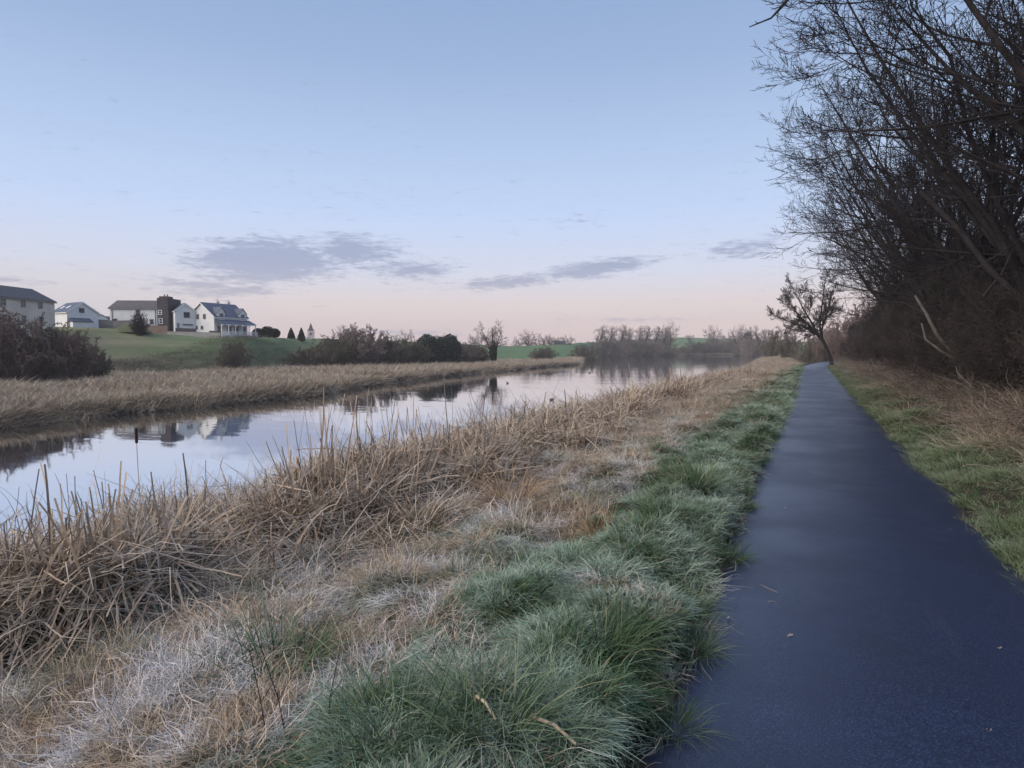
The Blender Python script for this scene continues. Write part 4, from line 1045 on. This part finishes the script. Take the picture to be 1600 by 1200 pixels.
MB().box(3.103, 4.4, -2.4, 1.0, -1.5, 0.18).build('lean_to_wall', M['white_wall'], H2)
H2b = house_root('distant_house', 160, 507, 190, YAW + rad(20), 'tiny pale house with low roof further back between the white houses')
gable(H2b, 5, 4, 1.2, 2.3, M['white_wall'], M['slate'], 0.2)
window(H2b, 'front', 5, 4, 0.5, 0.2, 0.9, 0.8, M['grey_frame'])
H2c = house_root('distant_house', 151, 505, 186, YAW + rad(-20), 'tiny white gable end beside the small white gabled house')
gable(H2c, 4, 4, 1.4, 2.4, M['white_wall'], M['slate'], 0.2)
# white house with dark stone gable
H3 = house_root('stone_gabled_house', 223, 517, 140, YAW + rad(4), 'long white house with brown slate roof and dark stone chimney gable')
gable(H3, 9.8, 7.0, 4.75, 6.45, M['white_wall'], M['brown_slate'], 0.25)
tw = MB().box(4.9, 7.1, -3.75, 2.6, -1.5, 6.9); tw.box(5.0, 7.0, -3.0, -1.0, 6.9, 7.3)
tg = tw.build('chimney_gable', M['dark_stone'], H3)
pt = MB()
for k in range(2):
    px = 5.7 + k * 0.6
    pt.prism([(px + 0.14 * math.cos(i * 1.047), -2 + 0.14 * math.sin(i * 1.047)) for i in range(6)], 'z', 7.3, 7.75)
pt.build('chimney_pot', M['red_pot'], tg)
window(H3, 'front', 9.8, 7.52, 5.5, 3.3, 0.8, 1.0, M['white_paint']); window(H3, 'front', 9.8, 7.52, 5.6, 1.4, 0.8, 1.2, M['white_paint'])
window(H3, 'front', 9.8, 7.0, 0.8, 3.0, 0.9, 1.4, M['grey_frame']); window(H3, 'front', 9.8, 7.0, 3.6, 1.3, 0.8, 1.1, M['grey_frame']); window(H3, 'front', 9.8, 7.0, -3.9, 1.2, 0.9, 1.3, M['grey_frame'])
dp = MB(); dp.box(4.35, 4.47, -3.62, -3.52, -1, 4.7); dp.box(-4.5, -4.38, -3.62, -3.52, -1, 4.7); dp.build('drainpipe', M['grey_frame'], H3)
# white annexe with navy window
H3b = house_root('annexe', 285, 518, 140, YAW + rad(90 + 38), 'narrow white gabled annexe with navy window between the two larger houses')
gable(H3b, 7.0, 4.0, 4.3, 5.9, M['white_wall'], M['slate'], 0.15, trim=M['white_paint'])
window(H3b, 'left', 7.0, 4.0, -0.25, 2.9, 1.15, 1.15, M['blue_frame'], True)
MB().box(-3.62, -3.503, -1.4, 0.6, 1.25, 1.5).build('sign_board', M['blue_frame'], H3b)
MB().box(-3.60, -3.503, 1.25, 1.65, -0.8, 1.7).build('door', M['grey_frame'], H3b)
# big white house with veranda
H4 = house_root('veranda_house', 342, 522, 142, YAW + rad(66), 'large white house with slate roof, two gabled dormers and a veranda on posts')
L4, W4, E4, R4 = 9.0, 7.6, 3.7, 6.6
ro = gable(H4, L4, W4, E4, R4, M['white_wall'], M['slate'], 0.25, trim=M['white_paint'])
for p_ in (-1.0, 1.0):
    window(H4, 'left', L4, W4, p_, 3.1, 0.75, 1.1, M['grey_frame']); 
for p_ in (-0.2, 1.4): window(H4, 'left', L4, W4, p_, 0.9, 0.7, 0.8, M['grey_frame'], False)
chimney(ro, 0.2, 0.6, 6.0, 7.25, 0.7, M['white_wall']); chimney(ro, 3.2, 0.6, 6.0, 7.25, 0.7, M['white_wall'])
for k, xc in enumerate((-2.7, 3.1)):
    dm = MB(); dm.prism([(xc - 0.95, 2.6), (xc + 0.95, 2.6), (xc + 0.95, 4.5), (xc, 5.6), (xc - 0.95, 4.5)], 'y', -3.92, -1.2)
    do = dm.build('dormer', M['white_wall'], H4)
    dr = MB()
    for s in (-1, 1):
        lo = [(xc + s * 1.15, -4.1, 4.29), (xc + s * 1.15, -1.0, 4.29), (xc + s * 0.01, -1.0, 5.62), (xc + s * 0.01, -4.1, 5.62)]
        dr.hexa(lo, [(q_[0], q_[1], q_[2] + 0.12) for q_ in lo])
    dr.build('dormer_roof', M['slate'], do)
    window(do, 'front', L4, 7.84, xc, 3.25, 0.9, 1.1, M['grey_frame'])
vr = MB(); lo = [(-4.5, -6.0, 2.0), (5.0, -6.0, 2.0), (5.0, -3.81, 2.95), (-4.5, -3.81, 2.95)]; vr.hexa(lo, [(q_[0], q_[1], q_[2] + 0.12) for q_ in lo])
vr.build('veranda_roof', M['slate'], H4)
vf = MB(); 
for k in range(5):
    xa = -4.4 + k * 1.86
    for j in range(6):                           # scalloped valance
        t0, t1 = j / 6, (j + 1) / 6
        z0 = 1.55 + 0.32 * math.sin(math.pi * (t0 + t1) / 2)
        vf.box(xa + t0 * 1.86, xa + t1 * 1.86 - 0.002, -5.96, -5.9, z0, 1.985)
vf.build('valance', M['white_paint'], H4)
for k in range(6): MB().box(-4.45 + k * 1.86 - 0.07, -4.45 + k * 1.86 + 0.07, -5.92, -5.78, -0.3, 1.98).build('post', M['white_paint'], H4)
MB().box(-4.7, 5.2, -6.2, -3.82, -1.4, -0.3).build('terrace', M['white_wall'], H4)
bl = MB(); bl.box(-4.7, 5.2, -6.16, -6.08, 0.35, 0.45)
for k in range(34): bl.box(-4.68 + k * 0.295, -4.6 + k * 0.295, -6.15, -6.09, -0.3, 0.35)
bl.build('balustrade', M['white_paint'], H4)
for p_ in (-3.2, -0.6, 1.4, 3.4): window(H4, 'front', L4, W4, p_, -0.1, 1.1, 1.75, M['grey_frame'])
# dark roofed house on the far crest
H5 = house_root('distant_house', 873, 539, 375, YAW + rad(15), 'tiny dark roofed house on the crest of the green field')
gable(H5, 7, 5, 0.7, 2.4, M['block'], M['dark_slate'], 0.2)
window(H5, 'front', 7, 5, 0, -0.2, 0.9, 0.7, M['grey_frame'])

# walls and fence in front of the houses
def wall_run(name, pts, h, mat, label, th=0.25, cat='wall'):
    P3 = [at(q_[0], q_[1], q_[2] * HS) for q_ in pts]; h *= HS; th *= HS
    o0 = P3[0]
    root = empty(name, o0, 0, label, cat)
    for i_ in range(len(P3) - 1):
        a_, b_ = Vector(P3[i_]) - Vector(o0), Vector(P3[i_ + 1]) - Vector(o0)
        dv = (b_ - a_); dv.z = 0; nrm = Vector((-dv.y, dv.x, 0)).normalized() * th / 2
        dz = Vector((0, 0, h)); dn = Vector((0, 0, -1.2))
        MB().hexa([a_ - nrm + dn, b_ - nrm + dn, b_ + nrm + dn, a_ + nrm + dn], [a_ - nrm + dz, b_ - nrm + dz, b_ + nrm + dz, a_ + nrm + dz]).build('panel', mat, root)
        n2 = nrm * 1.25
        MB().hexa([a_ - n2 + dz, b_ - n2 + dz, b_ + n2 + dz, a_ + n2 + dz], [a_ - n2 + dz * 1.08, b_ - n2 + dz * 1.08, b_ + n2 + dz * 1.08, a_ + n2 + dz * 1.08]).build('coping', mat, root)
wall_run('block_wall', [(88, 514, 128), (130, 514, 130), (176, 517, 132)], 2.0, M['block'], 'long grey block wall below the small white gabled house')
wall_run('block_wall', [(177, 515, 134), (212, 514, 134)], 1.7, M['block'], 'short grey wall section below the white house with brown roof')
wall_run('brick_wall', [(212, 523, 132), (262, 525, 132)], 1.9, M['brick'], 'brown brick garden wall in front of the stone gabled house')
wall_run('concrete_wall', [(262, 526, 131), (300, 527, 131), (345, 528, 131)], 1.0, M['pale_block'], 'pale concrete retaining wall below the white annexe')
def board_fence(pts, h, label):
    P3 = [at(q_[0], q_[1], q_[2] * HS) for q_ in pts]; o0 = Vector(P3[0]); h *= HS
    root = empty('board_fence', o0, 0, label, 'fence')
    a_, b_ = Vector((0, 0, 0)), Vector(P3[1]) - o0
    nb = 14
    for k in range(nb):
        p0, p1 = a_.lerp(b_, k / nb), a_.lerp(b_, (k + 0.94) / nb)
        dv = p1 - p0; nrm = Vector((-dv.y, dv.x, 0)).normalized() * 0.02; dz = Vector((0, 0, h + 0.03 * (k % 2))); dn = Vector((0, 0, -0.6))
        MB().hexa([p0 - nrm + dn, p1 - nrm + dn, p1 + nrm + dn, p0 + nrm + dn], [p0 - nrm + dz, p1 - nrm + dz, p1 + nrm + dz, p0 + nrm + dz]).build('board', M['fence_paint'], root)
board_fence([(274, 519, 132.5), (307, 520, 132.5)], 0.85, 'dark boarded fence in front of the white annexe')
board_fence([(327, 522, 132.5), (346, 523, 132.5)], 0.7, 'dark boarded fence left of the veranda terrace')
# grassy mound with a bare bush
mx_, my_, mz_ = at(205, 524, 124 * HS)
mound = []
for i_ in range(13):
    for j_ in range(24):
        q_ = i_ / 12; an = j_ / 24 * 6.283
        mound.append((math.cos(an) * q_ * 4.2, math.sin(an) * q_ * 2.6, 1.75 * (1 - q_ * q_) ** 1.4 - 0.4 + 0.12 * float(vnoise(math.cos(an) * q_ * 4, math.sin(an) * q_ * 4, 0.9, 7)) * (1 - q_)))
I = np.arange(13 * 24).reshape(13, 24)
mf = np.stack([I[:-1], np.roll(I, -1, 1)[:-1], np.roll(I, -1, 1)[1:], I[1:]], -1).reshape(-1, 4)
mm, nt, b = material('mound_grass')
nt.links.new(ramp(nt, noise(nt, world_pos(nt), 0.9, 6, 0.7), [(0.3, (0.05, 0.085, 0.035, 1)), (0.6, (0.12, 0.13, 0.06, 1)), (0.75, (0.17, 0.145, 0.09, 1))]), b.inputs['Base Color'])
b.inputs['Roughness'].default_value = 0.95
mo = link('grass_mound', mesh_np('grass_mound', mound, mf[:, ::-1]), mm); mo.location = (mx_, my_, gz(mx_, my_) + 0.1); mo.scale = (HS, HS, HS); mo.rotation_euler = (0, 0, YAW)
tag(mo, kind='structure')
bush_at(218, 486, 518, 15, 81, copy_mesh_mat(fbA, M['shrub']), 'dark bare bush in front of the white house with brown roof')
# church
cx, cy, cz_ = at(486, 529, 210 * HS)
CH = empty('church', (cx, cy, cz_), YAW + rad(12), 'small pale church tower with a pointed dark spire on the skyline', 'church')
MB().box(-1.0, 1.0, -1.0, 1.0, -2, 2.5).build('tower', M['stone'], CH)
sp = MB(); sp.add([(-0.85, -0.85, 2.5), (0.85, -0.85, 2.5), (0.85, 0.85, 2.5), (-0.85, 0.85, 2.5), (0, 0, 5.2)], [(3, 2, 1, 0), (0, 1, 4), (1, 2, 4), (2, 3, 4), (3, 0, 4)])
sp.build('spire', M['brown_slate'], CH)
for sx_ in (-1, 1):
    for sy_ in (-1, 1):
        pp = MB(); x0, y0 = sx_ * 0.9, sy_ * 0.9
        pp.add([(x0 - 0.14, y0 - 0.14, 2.45), (x0 + 0.14, y0 - 0.14, 2.45), (x0 + 0.14, y0 + 0.14, 2.45), (x0 - 0.14, y0 + 0.14, 2.45), (x0, y0, 3.3)], [(3, 2, 1, 0), (0, 1, 4), (1, 2, 4), (2, 3, 4), (3, 0, 4)])
        pp.build('pinnacle', M['stone'], CH)
CH.scale = (HS, HS, HS)
window(CH, 'front', 2, 2, 0, 1.0, 0.5, 1.0, M['grey_frame'], False)
MB().prism([(-1.5, -2), (1.5, -2), (1.5, 0.3), (0, 1.1), (-1.5, 0.3)], 'x', -4.5, -1.002).build('nave', M['stone'], CH)

# ------------------------------------------------------------------ near things
def tuss_mesh(name, mat, n, L, W, lean, droop, spread):
    return clump(name, mat, n, spread, L, W, lean, droop, 7, 0.05, 0.05)
tmA = tuss_mesh('tussock_a', M['tussock'], 420, (0.36, 0.09), 0.0055, (0.55, 0.3), 0.20, 0.13)
tmB = tuss_mesh('tussock_b', M['tussock'], 380, (0.32, 0.08), 0.0055, (0.65, 0.3), 0.22, 0.15)
tmO = tuss_mesh('sedge_a', M['orange'], 380, (0.48, 0.12), 0.007, (0.55, 0.3), 0.24, 0.16)
tmR = tuss_mesh('sheaf_a', M['reed'], 240, (0.85, 0.18), 0.012, (0.30, 0.2), 0.07, 0.24)
def ground_hit(u, v):
    z = -0.1
    for _ in range(25):
        x, y, _z = at_z(u, v, min(z, 1.2)); z = 0.5 * z + 0.5 * gz(x, y)
    return x, y
for (u, v, me, s, lb) in [
    (803, 902, tmA, 0.85, 'dark green grass tussock on the boundary of flattened grass, alone in pale frost'),
    (1090, 768, tmA, 1.15, 'large dark green arching tussock beside the path in the middle distance'),
    (1040, 815, tmB, 1.1, 'dark tussock just left of the path behind the brown drooping sedge'),
    (935, 1030, tmA, 1.0, 'dark green tussock in the middle of the frosted strip'),
    (1075, 965, tmB, 0.7, 'dark low tussock right at the path edge above two others'),
    (1080, 1030, tmA, 0.65, 'dark low tussock at the path edge, middle of three'),
    (1135, 880, tmB, 0.75, 'dark tussock at the path edge beside the frosted clearing'),
    (1050, 1150, tmB, 0.6, 'bright tuft at the path edge nearest the viewer'),
    (770, 1160, tmA, 1.1, 'long bladed dark tussock at the bottom of the photo'),
    (640, 1170, tmB, 1.1, 'long bladed tussock at the bottom left end of the green strip'),
    (440, 1060, tmB, 1.2, 'dark green tussock among the flattened dead grass at lower left'),
    (345, 985, tmA, 0.95, 'small green tussock by the reeds at lower left'),
    (1165, 800, tmA, 0.5, 'small dark tussock leaning onto the path'),
    (1200, 640, tmA, 0.9, 'far dark tussock at the left path edge'),
    (1205, 622, tmB, 0.9, 'farther dark tussock at the left path edge'),
    (980, 680, tmB, 1.0, 'olive tussock amid the tan grass in the middle distance')]:
    x, y = ground_hit(u, v)
    o = link('grass_tussock', me, None); o.location = (x, y, gz(x, y)); o.rotation_euler = (0, 0, R_.random() * 6.28); o.scale = (s, s, s)
    tag(o, lb, 'grass tussock', 'dark grass tussocks')
for (u, v, s, lb) in [(800, 800, 1.15, 'rusty brown sedge clump standing in front of the reeds'),
                      (945, 852, 0.75, 'drooping rusty sedge clump inside the green strip'),
                      (158, 800, 1.0, 'small orange sedge tuft near the water at left'),
                      (320, 850, 1.2, 'brown sedge clump at the front of the reeds at left'),
                      (1080, 640, 1.0, 'rusty sedge clump far along the bank')]:
    x, y = ground_hit(u, v)
    o = link('sedge_clump', tmO, None); o.location = (x, y, gz(x, y)); o.rotation_euler = (0, 0, R_.random() * 6.28); o.scale = (s, s, s)
    tag(o, lb, 'sedge clump', 'rusty sedge clumps')
# cattail
x, y, _ = at(216, 770, 7.4); g0 = gz(x, y); zt = at(215, 669, 7.4)[2]
CT = empty('cattail', (x, y, g0), 0, 'tall single cattail with dark brown head standing up against the water', 'cattail')
h = zt - g0
polytube('stem', [([(0.03, 0, 0), (0.02, 0, h * 0.5), (0, 0, h - 0.17)], 0.0055, 0.004)], M['reed_stem'] if 'reed_stem' in M else M['leafbrown'], CT, 5)
polytube('head', [([(0, 0, h - 0.175), (0, 0, h - 0.165), (-0.002, 0, h - 0.09), (-0.004, 0, h - 0.012), (-0.004, 0, h)], 0.016, 0.016)], M['cattail'], CT, 8)
polytube('leaf', [([(0.03, 0, 0), (0.06, 0.02, 0.4), (0.14, 0.05, 0.7)], 0.006, 0.002)], M['straw'], CT, 3)
# pale broken stalks
for (u0, v0, u1, v1, r, lb) in [(610, 880, 690, 840, 0.008, 'pale broken reed stalk lying slanted in the flattened grass'),
                                (620, 838, 672, 840, 0.007, 'pale level reed stalk lying above the slanted one'),
                                (540, 828, 556, 800, 0.010, 'short pale stalk sticking up before the reeds'),
                                (417, 820, 476, 828, 0.007, 'pale level stalk lying before the brown sedge'),
                                (690, 842, 750, 858, 0.006, 'thin pale stalk pointing right from the slanted one'),
                                (835, 1078, 965, 1150, 0.006, 'long thin straw stalk slanting through the green strip'),
                                (835, 1160, 900, 1200, 0.009, 'thick pale reed piece at the bottom edge of the photo'),
                                (745, 1125, 775, 1160, 0.009, 'short curled straw blade in the long bladed tussock')]:
    xa, ya = ground_hit(u0, v0); xb, yb = ground_hit(u1, v1)
    za, zb = gz(xa, ya) + 0.10, gz(xb, yb) + 0.09
    if 'sticking' in lb: xb, yb, zb = xa + 0.06, ya + 0.02, za + 0.22
    o = polytube('broken_reed', [([(0, 0, 0), ((xb - xa) * 0.5, (yb - ya) * 0.5, (zb - za) * 0.5 + 0.02), (xb - xa, yb - ya, zb - za)], r, r * 0.7)], M['straw'], None, 5)
    o.location = (xa, ya, za); tag(o, lb, 'dead stalk', 'pale dead stalks on the bank')
# dark wiry dead stems
for k, (u, v, ht, ln, lb) in enumerate([(420, 1180, 0.42, -0.12, 'wiry dead stem leaning left at the lower left'), (455, 1195, 0.5, -0.2, 'tallest wiry dead stem at the lower left'),
                                        (512, 1160, 0.38, 0.05, 'upright wiry dead stem at the edge of the green strip'), (160, 1190, 0.35, 0.1, 'wiry dead stem near the bottom left corner'),
                                        (1045, 690, 0.7, -0.1, 'wiry dead stem standing in the tan grass'), (915, 850, 0.55, 0.02, 'straw coloured upright stem behind the drooping sedge')]):
    x, y = ground_hit(u, v); g0 = gz(x, y)
    o = polytube('dry_weed', [([(0, 0, 0), (ln * 0.3, 0, ht * 0.5), (ln, 0.02, ht)], 0.0035, 0.0015), ([(ln * 0.3, 0, ht * 0.5), (ln * 0.3 + 0.05, 0.03, ht * 0.72)], 0.002, 0.001)], M['bark'] if k < 5 else M['straw'], None, 4)
    o.location = (x, y, g0); tag(o, lb, 'dry weed', 'wiry dead stems')
# twigs and leaves on the path
for k, (u, v, lb) in enumerate([(1232, 686, 'tiny pale leaf on the tarmac near the left edge'), (1226, 793, 'pale leaf in the middle of the tarmac, left half'), (1310, 830, 'pale leaf scrap lying centrally on the tarmac'),
                                (1236, 992, 'pale leaf scrap on the dark tarmac, lower left'), (1545, 1140, 'pale leaf scrap on the dark tarmac, lower right'), (1562, 1012, 'pale leaf scrap on the tarmac near the right edge'),
                                (1137, 965, 'curled leaf at the left tarmac edge')]):
    x, y, _ = at_z(u, v, 0.012)
    me = mesh_np('leaf', [(-0.02, 0, 0), (0, -0.011, 0.005), (0.022, 0, 0.004), (0, 0.012, 0.008), (0.003, 0, -0.0005), (-0.034, 0.004, 0.001)], [(0, 1, 4, 3), (1, 2, 3, 4), (5, 0, 4, 3)], None, False)
    o = link('fallen_leaf', me, M['leafbrown']); o.location = (x, y, 0.008); o.rotation_euler = (0, 0, R_.random() * 6.28)
    tag(o, lb, 'leaf', 'fallen leaves on the path')
for (u, v, ln, a_, lb) in [(1215, 925, 0.16, 2.4, 'thin straw lying on the tarmac in the left half'), (1112, 1062, 0.22, 2.0, 'thin twig lying off the grass onto the tarmac'), (1200, 940, 0.05, 0.4, 'short straw next to the thin straw')]:
    x, y, _ = at_z(u, v, 0.012)
    o = polytube('straw', [([(0, 0, 0), (ln * 0.5, 0.012, 0.004), (ln, 0, 0)], 0.0018, 0.001)], M['straw'], None, 3)
    o.location = (x, y, 0.010); o.rotation_euler = (0, 0, a_); tag(o, lb, 'straw', 'straws on the path')

# water birds
def bird(u, v, s, rz, label):
    x, y, _ = at_z(u, v, WATER_Z)
    root = empty('moorhen', (x, y, WATER_Z), rz, label, 'bird', 'water birds')
    prof = [(-0.17, 0.010, 0.085), (-0.13, 0.035, 0.065), (-0.07, 0.062, 0.04), (0.0, 0.075, 0.035), (0.07, 0.062, 0.045), (0.105, 0.038, 0.085), (0.115, 0.028, 0.13), (0.122, 0.032, 0.165), (0.145, 0.026, 0.172), (0.165, 0.008, 0.165)]
    V = []; S = 10
    for i_, (px, r, z) in enumerate(prof):
        nx = 1.0 if i_ < 5 else (0.25 if i_ in (5, 6) else 0.9)
        for k in range(S):
            th = k / S * 2 * math.pi
            V.append(((px - (1 - nx) * r * math.sin(th) * 0.8) * s, r * math.cos(th) * s, (z + r * math.sin(th) * (nx if i_ > 4 else 0.85)) * s))
    I = np.arange(len(prof) * S).reshape(len(prof), S)
    F = np.stack([I[:-1], np.roll(I, -1, 1)[:-1], np.roll(I, -1, 1)[1:], I[1:]], -1).reshape(-1, 4)
    link('body', mesh_np('moorhen_body', V, F), M['duck'], root)
    polytube('bill', [([(0.155 * s, 0, 0.168 * s), (0.18 * s, 0, 0.162 * s), (0.20 * s, 0, 0.155 * s)], 0.011 * s, 0.003 * s)], M['bill'], root, 6)
    return root
bird(862, 625, 1.0, 0.4, 'small dark water bird nearest the tan bank')
bird(793, 599, 1.0, 2.8, 'small dark water bird below the ivy clad tree')
bird(752, 597, 0.9, 3.0, 'small dark water bird left of the one below the ivy clad tree')
bird(921, 583, 1.1, 1.2, 'small dark water bird furthest out on the open water')

# ------------------------------------------------------------------ haze
hz = MB().box(-500, 500, -60, 620, -5.0, 30).build('haze', None)
hm = bpy.data.materials.new('thin_morning_haze'); hm.use_nodes = True
nt = hm.node_tree; nt.nodes.clear()
pv = nd(nt, 'ShaderNodeVolumePrincipled'); pv.inputs['Color'].default_value = (0.96, 0.93, 0.93, 1); pv.inputs['Density'].default_value = 0.0006
mo_ = nd(nt, 'ShaderNodeOutputMaterial'); nt.links.new(pv.outputs[0], mo_.inputs['Volume'])
hz.data.materials.append(hm)
tag(hz, 'thin pale morning haze over the water and fields', 'haze', kind='stuff')
